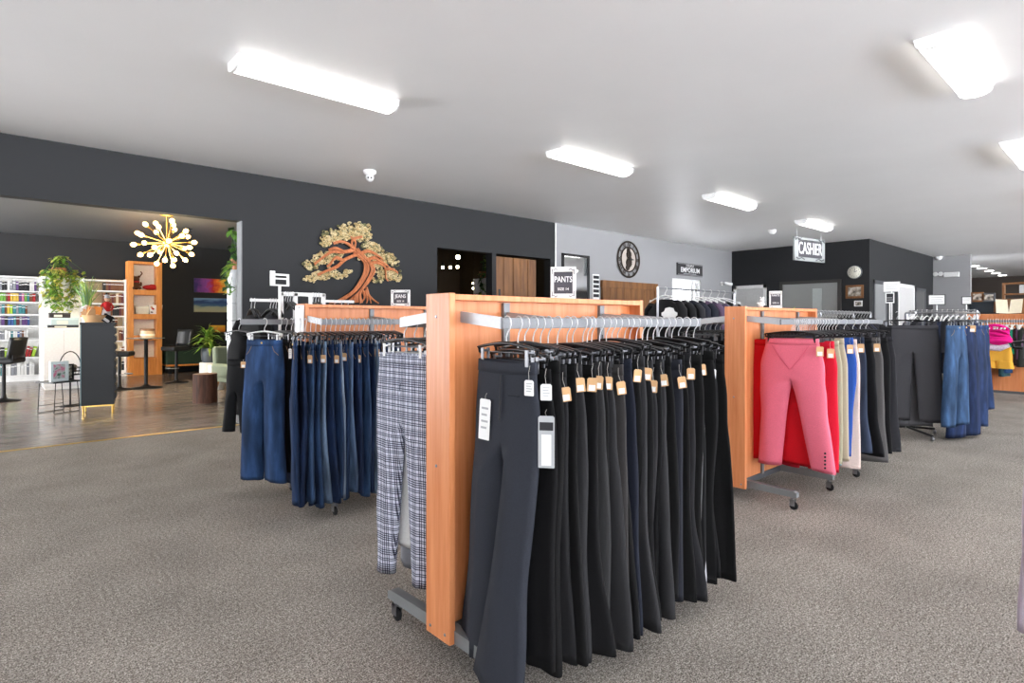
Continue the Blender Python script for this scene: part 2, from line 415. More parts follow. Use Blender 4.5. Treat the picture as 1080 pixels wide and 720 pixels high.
# ================================================================ racks
def rack(label,x0,y0,L,H=1.35,D=.15,arms=(.05,.97),rails=((-1,.05,1.2),(1,.05,1.2)),rz=0,upr=(.3,.78),hidden=0):
    """double-sided wooden clothes rack; local X along its length, Y across; y0 = middle"""
    t=thing('clothes_rack',label,'clothes rack',(x0,y0,0),rz,'double-sided wooden clothes racks')
    h=D/2; zb=.085
    for i,x in enumerate((0,L-.026)):
        o=MB().box(x,x+.026,-h,h,zb,H).build('end_panel',M['cherry'],t,.002)
        if i==0:
            for z in (zb+.03,H*.53,H-.085):
                for y in (-h*.62,h*.62) if z<.2 else (h*.1,):
                    MB().lathe([(.006,0),(.0055,.002),(.003,.003)],10).build('screw',M['chrome'],o,0,(x,y,z)).rotation_euler=(0,-pi/2,0)
    MB().box(.026,L-.026,-.012,.012,zb+.03,H-.022).build('back_panel',M['cherry'],t)
    MB().box(.026,L-.026,-h,h,H-.026,H-.004).build('top_shelf',M['cherry'],t,.002)
    for s in (-1,1):
        for u in upr:
            b=MB(); b.box(u*L-.016,u*L+.016,s*.012,s*.028,.12,H-.03)
            for k in range(18): b.box(u*L-.004,u*L+.004,s*.028,s*.0285,.2+k*.06,.225+k*.06,1)
            b.build('upright',[M['rackgrey'],M['black']],t)
    MB().box(.03,L-.03,-.02,.02,.085,.125).build('base_rail',M['darkgrey'],t)
    for s in (-1,1):
        for a in arms:
            ax=a*L
            b=MB(); b.prism([(s*.0,.135),(s*(h+.30),.125),(s*(h+.32),.115),(s*(h+.32),.085),(s*.0,.085)],ax-.02,ax+.02,axis='X')
            o=b.build('base_arm',M['rackgrey'],t,.002)
            # caster: a child of the arm
            cy=s*(h+.285)
            c=MB(); c.cyl((ax,cy,.088),(ax,cy,.066),.011,n=10); c.box(ax-.015,ax-.011,cy-.02,cy+.012,.026,.07); c.box(ax+.011,ax+.015,cy-.02,cy+.012,.026,.07); c.box(ax-.015,ax+.015,cy-.012,cy+.012,.06,.07)
            co_=c.build('caster',M['chrome'],o)
            w_=MB(); w_.lathe([(.006,-.009),(.022,-.009),(.027,-.005),(.027,.005),(.022,.009),(.006,.009)],18)
            w_=w_.build('wheel',M['rubber'],o,0,(ax,cy-.01,.028)); w_.rotation_euler=(0,pi/2,0)
    for s,r0,r1 in rails:
        yr=s*(h+.22)
        MB().box(r0,r1,yr-.006,yr+.006,1.222,1.260).build('hang_rail',M['steel'],t,.002)
        for k,bx in enumerate((r0,)+tuple(u*L for u in upr)+((L-.1,) if r1>L*.9 else ())):
            if bx>r1 or bx<0: continue
            b=MB(); bw=.004
            ya=s*(h-.01 if k==0 and r0<.1 else .02)
            b.prism([(ya,1.284),(yr-s*.006,1.262),(yr-s*.006,1.222),(ya,1.244)],bx-bw,bx+bw,axis='X')
            b.build('rail_bracket',M['bracket'],t,.001)
    return t

rack('wooden clothes rack in front with black trousers, nearest the camera',1.222,1.767,1.17,upr=(.27,.78),arms=(.035,.97),rails=((-1,.06,1.32),(1,.02,1.17)))
rack('wooden clothes rack with pink and red trousers on its near end',3.873,1.975,1.27,upr=(.3,.8),arms=(.06,.56,1.0),rails=((-1,.05,2.2),(1,.02,1.25)))
rack('wooden clothes rack of blue jeans below the carved tree',1.575,3.905,1.25,H=1.365,upr=(.42,.8),arms=(.06,.95),rails=((-1,.02,1.2),(1,-.30,1.2)))
rack('wooden clothes rack at far right holding pink scarf and yellow shorts',12.14,2.12,1.3,H=1.36,rz=-pi/2,upr=(.62,.95),arms=(.1,.9),rails=((-1,.12,1.25),))

# ================================================================ hangers
def hanger_parts(t,barmat,hookmat,w=.17,clips=.135,clipmat=None,rod=True,style='bar',drop=0):
    hp=[(0,0,-.088-drop),(0,0,-.066-drop*.6),(.006,0,-.054),(.017,0,-.040),(.0235,0,-.024),(.0215,0,-.009),(.013,0,.0005),(.002,0,.003),(-.008,0,-.001),(-.0135,0,-.009)]
    MB().tube([(p[0],p[1],p[2]) for p in hp],.0024,6).build('hook',hookmat,t)
    b=MB()
    n=12; pts=[]; D_=drop
    drop=.018 if style=='bar' else .07
    for i in range(n+1):
        u=-1+2*i/n
        pts.append((w*u,0,-.088-D_-drop*abs(u)**1.5))
    b.tube(pts,[.013-.003*abs(-1+2*i/n) for i in range(n+1)],6,flat=.5)
    for s in (-1,1): b.tube([(s*w,0,-.088-D_-drop),(s*(w-.004),0,-.118-D_-drop*.3),(s*(w-.025),0,-.122-D_-drop*.3)],.005,6)
    b.build('bar',barmat,t)
    if rod: MB().tube([(-w+.012,0,-.120-D_),(w-.012,0,-.120-D_)],.002,5).build('clip_rod',M['clip'],t)
    if clips:
        for s in (-1,1):
            c=MB(); x=s*clips
            c.box(x-.007,x+.007,-.015,-.011,-.162-D_,-.108-D_); c.box(x-.007,x+.007,.011,.015,-.162-D_,-.108-D_); c.box(x-.006,x+.006,-.011,.011,-.121-D_,-.113-D_)
            c.build('clip',clipmat or M['chrome'],t)
def make_hanger(label,bar='black',hook='chrome',**k):
    t=thing('clothes_hanger',label,'clothes hanger'); hanger_parts(t,M[bar],M[hook],**k); return t
H0=None; PROTO={}
def hanger(x,y,z,rz,label,group,bar='black',clip='clip',w=.17,style='bar',clips=.135,drop=0):
    k=(bar,clip,w,style,clips,drop)
    if k not in PROTO:
        t=thing('clothes_hanger',label,'clothes hanger',(x,y,z),rz,group)
        hanger_parts(t,M[bar],M['hook'] if bar!='white' else M['whitemetal'],w=w,clips=clips,clipmat=M[clip],rod=style=='bar',style=style,drop=drop)
        PROTO[k]=t; return t
    return copy_tree(PROTO[k],None,(x,y,z),rz,label,group)

# ================================================================ trousers
def sstep(a,b,x):
    t=max(0,min(1,(x-a)/(b-a))); return t*t*(3-2*t)
def pants_mesh(w=.36,hip=.42,knee=.21,hem=.22,length=1.0,rise=.27,T=.016,seed=0,fold=.010,twist=.3,splay=.02,crease=.006,shift=0.0,legy=(0,0)):
    """hanging pair of trousers; front is -Y, waist at z=0"""
    rr=random.Random(seed); b=MB()
    n=12; m=6; nu=9; nl=20
    ph=[rr.uniform(0,6.28) for _ in range(8)]; kf=[rr.uniform(16,30),rr.uniform(34,55)]
    tw=[rr.uniform(-1,1)*twist,rr.uniform(-1,1)*twist]; sw=[rr.uniform(-1,1)*.03,rr.uniform(-1,1)*.03]
    sp=[splay*rr.uniform(.3,1.2),splay*rr.uniform(.3,1.2)]
    def width(z):                       # full width above the crotch
        s=z/rise; return (w+(hip-w)*sstep(0,.75,s))
    def thick(z): return T*(1+.45*sstep(0,rise,z)+.15*sstep(rise,length,z))
    def fy(x,z):                        # drape ripples, growing downwards
        a=fold*(.25+.95*sstep(.05,length*.8,z))
        return a*(.6*sin(kf[0]*x+ph[0]+1.3*z)+.45*sin(kf[1]*x+ph[1]-2.1*z))+.012*sin(3*z+ph[2])*sstep(0,.5,z)
    def sg(v,p): return math.copysign(abs(v)**p,v)
    rings=[]
    vid=[]
    # upper part
    up=[]
    for j in range(nu+1):
        z=rise*j/nu; W=width(z)/2; t=thick(z)
        row=[]
        for i in range(2*n):
            a=pi*i/n                    # 0 front centre -> left side -> back centre -> right side
            x=-W*sg(sin(a),.85); y=-t*sg(cos(a),.75)
            sag=.008*(1-(x/W)**2)*exp(-z*16) if y<0 else .0
            row.append(len(b.v)); b.v.append((x,y+fy(x,z)*(1 if j else .5),-z-sag))
        up.append(row)
    for j in range(nu):
        for i in range(2*n):
            k=(i+1)%(2*n); b.f.append((up[j][i],up[j][k],up[j+1][k],up[j+1][i])); b.sm.append(True); b.mi.append(0)
    # waist opening closed a little below the rim
    inner=[]
    for i in range(2*n):
        p=b.v[up[0][i]]; inner.append(len(b.v)); b.v.append((p[0]*.97,p[1]*.55,p[2]-.03))
    for i in range(2*n):
        k=(i+1)%(2*n); b.f.append((up[0][k],up[0][i],inner[i],inner[k])); b.sm.append(False); b.mi.append(0)
    b.f.append(tuple(inner[::-1])); b.sm.append(False); b.mi.append(0)
    base=up[nu]; Wc=width(rise)/2; tc=thick(rise)
    inn=[]                              # saddle between the legs: back centre -> front centre
    for q in range(1,m):
        y=tc*(1-2*q/m); inn.append(len(b.v)); b.v.append((0,y*.9+fy(0,rise),-rise-.004))
    for side in (0,1):
        s=-1 if side==0 else 1
        if side==0: ring=[base[i] for i in range(n+1)]+inn
        else: ring=[base[(2*n-i)%(2*n)] for i in range(n+1)]+inn
        prev=ring; N=n+m
        for j in range(1,nl+1):
            u=j/nl; z=rise+(length-rise)*u
            hw=(Wc*.5*(1-sstep(0,.5,u))+knee/2*sstep(0,.5,u)) if u<.5 else (knee/2+(hem-knee)/2*sstep(.5,1,u))
            cx=s*(Wc*.5+sp[side]*u+ (hw-Wc*.5)*.55)+sw[side]*u
            t=thick(z)*1.05; bl=sstep(0,.18,u); th=tw[side]*sstep(.1,1,u)
            row=[]
            for i in range(N):
                if i<=n: a=pi*i/n; x0=s*Wc*sg(sin(a),.85); y0=-tc*sg(cos(a),.75)
                else: q=i-n; a=pi+pi*q/m; x0=0; y0=tc*.9*(1-2*q/m)
                x1=hw*sg(sin(a),.9); y1=-t*sg(cos(a),.75)
                y1-= crease*exp(-(sin(a)/.25)**2)*sg(cos(a),1)
                c_,s_=cos(th),sin(th); xx=x1*c_-y1*s_*s; yy=x1*s_*s*s+y1*c_
                X=(1-bl)*x0+bl*(cx+s*xx); Y=(1-bl)*y0+bl*yy
                row.append(len(b.v)); b.v.append((X+shift*u,Y+fy(X,z)+legy[side]*u*u,-z-(.006*sin(kf[0]*X*.5+ph[3]) if j==nl else 0)))
            for i in range(N):
                k=(i+1)%N; f=(prev[i],prev[k],row[k],row[i])
                b.f.append(f if side==0 else f[::-1]); b.sm.append(True); b.mi.append(0)
            prev=row
        # dark inside of the hem
        ins=[]
        for i in prev:
            p=b.v[i]; ins.append(len(b.v)); cxx=sum(b.v[q][0] for q in prev)/N; b.v.append((cxx+(p[0]-cxx)*.94,p[1]*.8+.0,p[2]+.02))
        for i in range(N):
            k=(i+1)%N; f=(prev[i],prev[k],ins[k],ins[i]); b.f.append(f if side==0 else f[::-1]); b.sm.append(False); b.mi.append(0)
        b.f.append(tuple(ins) if side==0 else tuple(ins[::-1])); b.sm.append(False); b.mi.append(0)
    return b,up,fy
def waist_ring(b,up,h=.04,off=.0022,rise=.27,nu=9):
    """raised band following the top rings"""
    w=MB(); n=len(up[0]); L=2; rows=[]
    def pt(i,z):
        f=z/(rise/nu); j=min(int(f),nu-1); a=Vector(b.v[up[j][i]]); c=Vector(b.v[up[j+1][i]]); return a.lerp(c,f-j)
    for z in (-.0,h*.5,h):
        row=[]
        for i in range(n):
            p=pt(i,max(z,0)); d=Vector((p.x,p.y*8,0)).normalized(); row.append(len(w.v)); w.v.append(tuple(p+d*off))
        rows.append(row)
    lid=[]
    for i in range(n):
        p=pt(i,0); lid.append(len(w.v)); w.v.append(tuple(p-Vector((0,0,-.001))))
    for j in range(2):
        for i in range(n):
            k=(i+1)%n; w.f.append((rows[j][i],rows[j][k],rows[j+1][k],rows[j+1][i])); w.sm.append(True); w.mi.append(0)
    low=[]
    for i in range(n): low.append(len(w.v)); w.v.append(tuple(pt(i,h)))
    for i in range(n):
        k=(i+1)%n
        w.f.append((rows[0][k],rows[0][i],lid[i],lid[k])); w.f.append((rows[2][i],rows[2][k],low[k],low[i])); w.sm+= [False]*2; w.mi+=[0]*2
    return w
def hang_tag(parent,x,y,z,kind='kraft',rz=.5,sw=.03,sh=.045,tilt=0.0,string=.05):
    """card on a string, a part of the garment; sticker is its sub-part"""
    m=M['kraft'] if kind=='kraft' else M['paper'] if kind=='paper' else M['greycard']
    b=MB(); c=.005
    pts=[(-sw/2+c,0),(sw/2-c,0),(sw/2,-c),(sw/2,-sh+.002),(sw/2-.002,-sh),(-sw/2+.002,-sh),(-sw/2,-sh+.002),(-sw/2,-c)]
    b.prism(pts,-.0006,.0006,axis='Y')
    o=b.build('hang_tag',m,parent,0,(x,y,z)); o.rotation_euler=(0,tilt,rz); o['label']={'kraft':'kraft card hang tag','paper':'white price tag','grey':'grey card tag'}[kind]
    if kind=='kraft':
        MB().box(-sw*.32,sw*.32,-.0012,-.0006,-sh*.92,-sh*.52).build('price_sticker',M['paper'],o)
    elif kind=='paper':
        q=MB()
        for k in range(4): q.box(-sw*.3,sw*(.32-.1*(k%2)),-.001,-.0006,-sh*(.25+.16*k),-sh*(.20+.16*k))
        q.build('print',M['greyink'],o)
    else:
        MB().box(-sw*.42,sw*.42,-.001,-.0006,-sh*.28,-sh*.12).build('dark_strip',M['ink'],o)
        MB().box(-sw*.3,sw*.3,-.001,-.0006,-sh*.95,-sh*.36).build('clear_pocket',M['paper'],o)
    MB().tube([(0,0,0),(-.004,.004,string*.5),(0,.006,string)],.0007,4).build('tag_string',M['string'],o)
    return o
def trousers(loc,rz,label,col,group,cat='trousers',tags=(),detail=1,den=False,stripe=None,zip_=False,material=None,**k):
    t=thing('pair_of_jeans' if den else 'pair_of_trousers',label,'jeans' if den else cat,loc,rz,group)
    m=material or (denim(col) if den else fabric(col,stripe=stripe))
    b,up,fy=pants_mesh(**k)
    if detail:
        waist_ring(b,up,rise=k.get('rise',.27)).build('waistband',m,t)
    b.build('legs',m,t)
    T=k.get('T',.016); w=k.get('w',.36)
    if zip_ or den:
        q=MB(); q.tube([(0.004,-T*1.25+fy(0,.05)-.001,-.045),(0.005,-T*1.45+fy(0,.1)-.001,-.11),(-.004,-T*1.6+fy(0,.16)-.001,-.17)],.0018,5); q.build('fly_seam',m,t)
    if den:
        q=MB(); q.lathe([(.008,0),(.0075,.002),(.003,.0035)],12); o=q.build('button',M['gold'],t,0,(0,-T-.004+fy(0,.02)*.5,-.022)); o.rotation_euler=(pi/2,0,0)
        for s in (-1,1):
            q=MB(); q.tube([(s*(w*.30),-T*1.0-.002+fy(s*w*.3,.045),-.045),(s*(w*.36),-T*1.05-.002+fy(s*w*.36,.075),-.080),(s*(w*.46),-T*.9+fy(s*w*.46,.1),-.105)],.0016,5); q.build('pocket_seam',M['stitch'],t)
    for tg in tags: hang_tag(t,*tg[:3],**tg[3])
    return t
M['stitch']=mat('stitching',(150,120,82),.9)

RZ=-pi/2
WZ=1.262-.146    # waist height below the rail
# ---------------------------------------------------------------- the black row on the front rack
rowY=1.767-.295
xs=[1.300,1.352,1.385,1.425,1.462,1.50,1.548,1.60,1.632,1.69,1.715,1.742,1.79,1.832,1.868,1.905,1.95,1.985,2.03,2.075,2.11,2.155,2.20,2.25,2.30,2.355,2.42,2.485]
cols=[(46,49,57),(12,12,14),(14,14,15),(34,34,36),(13,13,14),(44,44,46),(16,16,18),(50,50,51),(12,12,13),(42,42,44),(58,56,56),(15,15,16),(30,34,46),(14,14,15),(52,52,54),(13,13,15),(40,40,42),(14,14,16),(46,46,48),(12,12,13),(40,42,50),(13,13,14),(30,30,33),(12,12,13),(22,22,24),(12,12,13),(16,16,18),(12,12,13)]
cname=lambda c:'black' if max(c)<26 else 'charcoal' if c[2]-c[0]<6 else 'dark blue grey'
tagat={3:'kraft',5:'kraft',6:'kraft',7:'kraft',9:'kraft',10:'kraft',13:'kraft',15:'kraft',16:'kraft',18:'kraft',20:'kraft',22:'kraft',24:'kraft',26:'paper'}
N=len(xs)
for i,x in enumerate(xs):
    g='dark trousers hanging on the front rack'
    rz=RZ+R.uniform(-.10,.10)
    y=rowY
    place='nearest the camera on the front rack' if i==0 else 'at the far right end of the front rack' if i==N-1 else None
    c=cols[i]
    if i==0:
        lab='blue-grey flared trousers with long white tag, nearest on the front rack'
        t=trousers((x,y,WZ),RZ+.02,lab,c,g,zip_=True,w=.28,hip=.31,knee=.16,hem=.225,length=1.035,T=.02,seed=3,fold=.006,twist=.12,splay=.0,shift=-.055,crease=.018,legy=(.0,-.075),
            tags=[(-.07,-.034,-.135,dict(kind='paper',rz=.15,sw=.048,sh=.14,tilt=.06,string=.02)),(.138,-.03,-.055,dict(kind='paper',rz=.25,sw=.034,sh=.050,string=.045))])
        # pocket welt and front pleats
        MB().box(.05,.10,-.040,-.036,-.112,-.108).build('pocket_welt',fabric((30,32,38)),t)
        MB().tube([(0,-.026,-.05),(.002,-.034,-.20)],.003,5).build('zip',M['ink'],t)
    else:
        drop=R.choice((0,.012,.024)); L=R.uniform(.985,1.045)-drop; wd=R.uniform(.265,.33)
        if i in (6,10,14,17): wd+=.015
        tg=[]
        if i in tagat:
            zz=R.uniform(-.035,-.10); xx=wd/2+R.uniform(.0,.02)
            tg=[(xx,-.02,zz,dict(kind=tagat[i],rz=R.uniform(.5,1.1),tilt=R.uniform(-.15,.15),sw=.034,sh=.048))]
        if i in (1,2): wd=.315
        if i==1: tg=[(wd/2+.004,-.022,-.045,dict(kind='paper',rz=.75,sw=.036,sh=.052)),(wd/2+.012,-.028,-.145,dict(kind='grey',rz=.75,sw=.052,sh=.165,string=.02))]
        lab=f'{cname(c)} trousers, {ORD[i+1]} pair from the near end of the front rack' if i<N-1 else 'black trousers ending the front rack row beside the next wooden rack'
        if i==24: lab='white pinstriped black trousers near the far end of the front rack'
        trousers((x,y+R.uniform(-.012,.012),WZ-drop+R.uniform(-.004,.004)),rz,lab,c,g,tags=tg,w=wd,hip=wd+R.uniform(.02,.05),knee=R.uniform(.15,.18),hem=R.uniform(.16,.24),
            length=L,T=R.uniform(.010,.015),seed=50+i,fold=R.uniform(.006,.011),twist=.35,splay=.015,stripe=((12.0,(200,200,205)) if i==24 else None))
    hanger(x,y,1.2625,rz,f'black clip hanger holding the {ORD[i+1]} pair of the front black trouser row' if i else 'black clip hanger with long wire hook, nearest on the front rack','hangers on the front rack',clips=.118,w=.155,drop=drop if i else 0)

# ---------------------------------------------------------------- far side of the front rack: plaid, white, grey
rowP=1.767+.295
M['plaid']=plaidmat()
g='trousers on the plaid side of the front rack'
trousers((1.262,rowP,WZ),RZ+.10,'blue and white checked trousers at the front rack\'s left side',(200,200,210),g,material=M['plaid'],w=.335,hip=.375,knee=.14,hem=.085,length=.93,T=.014,seed=11,fold=.006,twist=.1,splay=.05,crease=.008,zip_=True)
hanger(1.262,rowP,1.2625,RZ+.10,'black clip hanger holding the checked trousers','hangers on the front rack',bar='black',clip='white',clips=.12,w=.15)
P2=[((232,232,230),'white cropped trousers just behind the checked pair',.82),((150,152,158),'light grey trousers second behind the checked pair',.93),((60,60,64),'dark grey trousers third behind the checked pair',.9),((20,20,22),'black trousers fourth behind the checked pair',.95),((90,96,110),'slate trousers fifth behind the checked pair',.92),((18,18,20),'black trousers sixth behind the checked pair',.9)]
for i,(c,l,L) in enumerate(P2):
    x=1.312+.05*i
    trousers((x,rowP,WZ),RZ+.06*(-1)**i,l,c,g,w=.35,hip=.40,knee=.2,hem=.18,length=L,T=.013,seed=120+i,fold=.007,twist=.2,splay=.03)
    hanger(x,rowP,1.2625,RZ+.06*(-1)**i,f'black clip hanger {ORD[i+1]} behind the checked trousers','hangers on the front rack',w=.172)

# ---------------------------------------------------------------- jeans row
rowJ=3.905-.295; g='jeans hanging on the rack below the tree'
JC=[(38,62,104),(30,48,84),(54,82,124),(28,42,72),(44,70,112),(104,132,168),(34,54,92),(40,64,104),(128,152,182),(36,58,98),(84,112,152),(30,46,80),(40,64,106),(50,78,120),(28,44,76),(112,138,170),(36,58,96),(34,54,90),(44,70,112),(26,40,68),(38,60,100),(30,46,80)]
jt={2:1,5:1,7:1,9:1,12:1,16:1,18:1}
N=len(JC)
for i,c in enumerate(JC):
    x=1.42+.0335*i
    rz=RZ+(-.34 if i<2 else -.2 if i<6 else -.08)+R.uniform(-.10,.10); wd=R.uniform(.25,.31) if i>4 else .32
    tg=[(wd/2+.005,-.02,R.uniform(-.05,-.12),dict(kind='kraft',rz=R.uniform(.5,1.0),sw=.036,sh=.05))] if i in jt else []
    tone='faded light blue' if c[0]>70 else 'dark indigo' if c[0]<34 else 'mid blue'
    lab=f'{tone} jeans, {ORD[i+1]} pair from the left on the jeans rack' if i<N-1 else 'dark blue jeans at the right end beside the checked trousers'
    trousers((x,rowJ+R.uniform(-.01,.01),WZ+R.uniform(-.012,.008)),rz,lab,c,g,den=True,tags=tg,w=wd,hip=wd+.03,knee=R.uniform(.14,.17),hem=R.uniform(.14,.20),length=R.uniform(.96,1.03),T=.012,seed=200+i,fold=.008,twist=.35,splay=.02)
    hanger(x,rowJ,1.2625,rz,f'black clip hanger, {ORD[i+1]} from the left on the jeans rail','hangers on the jeans rack',w=.172)
# left end of the far rail: wide jeans facing out and more dark pairs
rowK=3.905+.295
fx=onY(279,rowK)
trousers((fx,rowK,WZ),RZ+.50,'wide blue jeans facing out at the left end of the jeans rack',(46,76,124),'jeans on the far rail of the jeans rack',den=True,w=.30,hip=.34,knee=.175,hem=.205,length=.985,T=.024,seed=31,fold=.009,twist=.2,splay=.012)
hanger(fx,rowK,1.2625,RZ+.50,'white clip hanger holding the wide facing jeans','hangers on the jeans rack',bar='white',clip='white',w=.152,clips=.12)
for i,(px,c,L,l) in enumerate([(291,(18,18,22),.93,'black jeans with white tag just right of the wide facing jeans'),(297,(40,56,86),1.02,'dark blue jeans second right of the wide facing jeans'),(303,(34,46,70),.99,'dark indigo jeans third right of the wide facing jeans'),(309,(24,30,44),.95,'navy jeans fourth right of the wide facing jeans')]):
    x=onY(px,rowK)+.03
    trousers((x,rowK,WZ),RZ+.15,l,c,'jeans on the far rail of the jeans rack',den=True,w=.36,hip=.41,knee=.2,hem=.2,length=L,T=.013,seed=300+i,fold=.008,twist=.2,
        tags=[(.17,-.02,-.06,dict(kind='paper',rz=.6,sw=.022,sh=.07))] if i in (0,2) else [])
    hanger(x,rowK,1.2625,RZ+.15,f'black clip hanger {ORD[i+1]} right of the white jeans hanger','hangers on the jeans rack',w=.172)

# ---------------------------------------------------------------- coloured row on the second rack
rowC=1.975-.295; g='trousers hanging on the second wooden rack'
RC=[((232,116,138),'coral pink cropped trousers facing out on the second rack',.40,.425,.17,.155,.885,.02,False),
    ((206,16,32),'scarlet trousers just behind the pink pair',.46,.56,.27,.27,.86,.02,False),
    ((214,30,56),'crimson trousers with kraft tag, right of the pink pair',.40,.45,.22,.20,.90,.014,False),
    ((168,164,140),'sage beige trousers, second right of the pink pair',.38,.43,.2,.18,.86,.014,False),
    ((176,164,142),'khaki trousers, third right of the pink pair',.40,.45,.22,.22,.87,.016,False),
    ((176,204,216),'pale blue trousers beside the royal blue pair',.36,.41,.2,.19,.9,.014,False),
    ((44,82,160),'royal blue trousers in the middle of the second rack',.40,.45,.2,.19,.87,.016,False),
    ((222,202,192),'pale blush trousers right of the royal blue pair',.38,.43,.2,.2,.97,.014,False),
    ((62,76,104),'slate denim trousers right of the blush pair',.40,.44,.22,.26,.88,.014,True),
    ((20,20,23),'black trousers beyond the slate denim pair',.40,.45,.24,.30,.9,.016,False),
    ((92,90,90),'grey trousers with kraft tag, beyond the black pair',.40,.45,.24,.28,1.0,.015,False),
    ((16,16,18),'black trousers hanging beyond the tagged grey pair',.39,.44,.22,.24,.96,.014,False),
    ((40,40,44),'charcoal trousers at the far end of the second rack',.39,.44,.22,.24,.96,.014,False)]
cxs=[4.10,4.16,4.30,4.40,4.47,4.56,4.66,4.78,4.92,5.10,5.30,5.48,5.62]
for i,(c,l,w_,hp,kn,hm,L,T,dn) in enumerate(RC):
    x=cxs[i]; rz=RZ+(.04 if i==0 else R.uniform(-.10,.10))
    tg=[(w_/2-.01,-.03,-.05,dict(kind='kraft',rz=.6,sw=.045,sh=.065))] if i in (0,2,6,8,10) else []
    t=trousers((x,rowC+(.085 if i==1 else 0),WZ+(.012 if i==0 else R.uniform(-.01,.01))),rz,l,c,g,den=dn,tags=tg,w=w_*(.86 if i==0 else 1),hip=hp,knee=kn,hem=hm,length=L,T=T,seed=400+i,fold=.006,twist=.12 if i<2 else .3,splay=.085 if i==0 else .012,crease=.002 if i==0 else .006)
    if i==0:
        for k in range(5):
            o=MB().lathe([(.007,0),(.006,.003),(.002,.004)],10).build('cuff_button',M['blackmetal'],t,0,(.222,-.032,-.75-.024*k)); o.rotation_euler=(pi/2,0,.5)
        for s in (-1,1): MB().tube([(s*.12,-.031,-.05),(s*.06,-.034,-.14),(s*.004,-.036,-.21)],.002,5).build('yoke_seam',fabric((214,86,112)),t)
    hanger(x,rowC,1.2625,rz,f'black clip hanger, {ORD[i+1]} from the pink trousers along the second rack','hangers on the second rack',w=.18 if i==0 else .172,clip='black' if i==0 else 'clip',clips=.15 if i==0 else .135)
# spare hangers squeezed between them
for i,x in enumerate([4.13,4.2,4.235,4.265,4.335,4.365,4.43,4.515,4.61,4.72,4.85]):
    hanger(x,rowC,1.2625,RZ+R.uniform(-.15,.15),f'empty black hanger, {ORD[i+1]} of those squeezed among the coloured trousers','empty hangers on the second rack',w=.172)
# far side of the second rack: dark clothes
rowD=1.975+.295
for i in range(11):
    x=3.92+.075*i; c=[(18,18,20),(30,32,40),(24,22,26),(40,40,46)][i%4]
    trousers((x,rowD,WZ+R.uniform(-.02,.01)),RZ+R.uniform(-.1,.1),f'dark trousers behind the second rack\'s panel, {ORD[i+1]} from its near end',c,'dark trousers on the second rack far rail',w=.37,hip=.42,length=R.uniform(.75,.95),T=.014,seed=500+i,detail=0)
    hanger(x,rowD,1.2625,RZ+R.uniform(-.1,.1),f'black hanger on the second rack\'s far rail, {ORD[i+1]} from its near end','hangers on the second rack',w=.172)

# ================================================================ helpers for placing
def face(x,y): return math.atan2(-y,-x)+pi/2        # turns a front (-Y) towards the middle of the shop floor
def pw(px,f): r=f*(px-540)/FPX; return (f*cY+r*sY, f*sY-r*cY)
# ---------------------------------------------------------------- chrome stand with charcoal trousers and flared jeans
sx,sy=7.60,1.87
t=thing('clothes_stand','chrome clothes stand with charcoal trousers and flared jeans','clothes stand',(sx,sy,0))
MB().cyl((0,0,.06),(0,0,1.33),.018,n=14).build('post',M['chrome'],t)
gx,gy=pw(966,6.2)
MB().tube([(0,0,1.335),(gx-sx,gy-sy,1.335)],.010,8).build('arm',M['chrome'],t)
MB().tube([(0,0,1.335),(0,1.37-sy,1.335)],.010,8).build('arm',M['chrome'],t)
MB().tube([(7.25-sx,1.37-sy,1.335),(8.4-sx,1.37-sy,1.335)],.010,8).build('hang_rail',M['chrome'],t)
for px,py in ((985,466),(925,455)):
    a=fl(px,py); d=Vector((a[0]-sx,a[1]-sy,0))*.95
    for s in (1,-1):
        o=MB().tube([(0,0,.07),(s*d.x,s*d.y,.055)],.013,8).build('base_leg',M['blackmetal'],t)
        MB().lathe([(.004,-.01),(.022,-.01),(.026,0),(.022,.01),(.004,.01)],14).build('caster',M['chrome'],o,0,(s*d.x,s*d.y,.026)).rotation_euler=(pi/2,0,.6)
g='trousers on the chrome clothes stand'
def stand_item(px,f,rz,label,**k):
    x,y=pw(px,f); trousers((x,y,1.2),rz,label,group=g,**k)
    hanger(x,y,1.346,rz,'black clip hanger holding the '+label.split(' on ')[0].split(' just')[0].split(' hung')[0],'hangers on the chrome stand',w=.172)
F0=face(gx,gy)
stand_item(963,6.2,F0,'charcoal trousers facing out on the chrome stand',col=(70,70,74),w=.43,hip=.47,knee=.23,hem=.235,length=1.02,T=.02,seed=601,fold=.006,twist=.1,splay=.07,crease=.004)
stand_item(958,6.3,F0+.35,'grey trousers just behind the charcoal pair',col=(104,104,108),w=.40,hip=.44,knee=.22,hem=.24,length=1.09,T=.014,seed=602,twist=.2)
stand_item(946,6.32,F0+.7,'black trousers hung second behind the charcoal pair',col=(22,22,24),w=.40,hip=.44,knee=.22,hem=.24,length=1.04,T=.014,seed=603,twist=.2)
stand_item(1008,6.0,F0+1.15,'washed blue flared jeans on the chrome stand',col=(58,88,130),den=True,w=.38,hip=.42,knee=.22,hem=.27,length=1.03,T=.03,seed=604,twist=.1,splay=0)
stand_item(1016,6.15,F0+1.0,'long navy flared jeans on the chrome stand',col=(32,48,86),den=True,w=.38,hip=.42,knee=.23,hem=.29,length=1.17,T=.026,seed=605,twist=.1,splay=0,tags=[(.08,-.035,-.0,dict(kind='kraft',rz=-.8,sw=.07,sh=.07))])
stand_item(1026,6.32,F0+1.0,'mid blue jeans hung behind the long navy flared pair',col=(40,58,98),den=True,w=.38,hip=.42,knee=.24,hem=.28,length=1.11,T=.02,seed=606,twist=.1)
stand_item(1032,6.5,F0+1.0,'short dark blue jeans on the chrome stand\'s far end',col=(36,56,98),den=True,w=.36,hip=.4,knee=.22,hem=.24,length=.95,T=.02,seed=607,twist=.1)
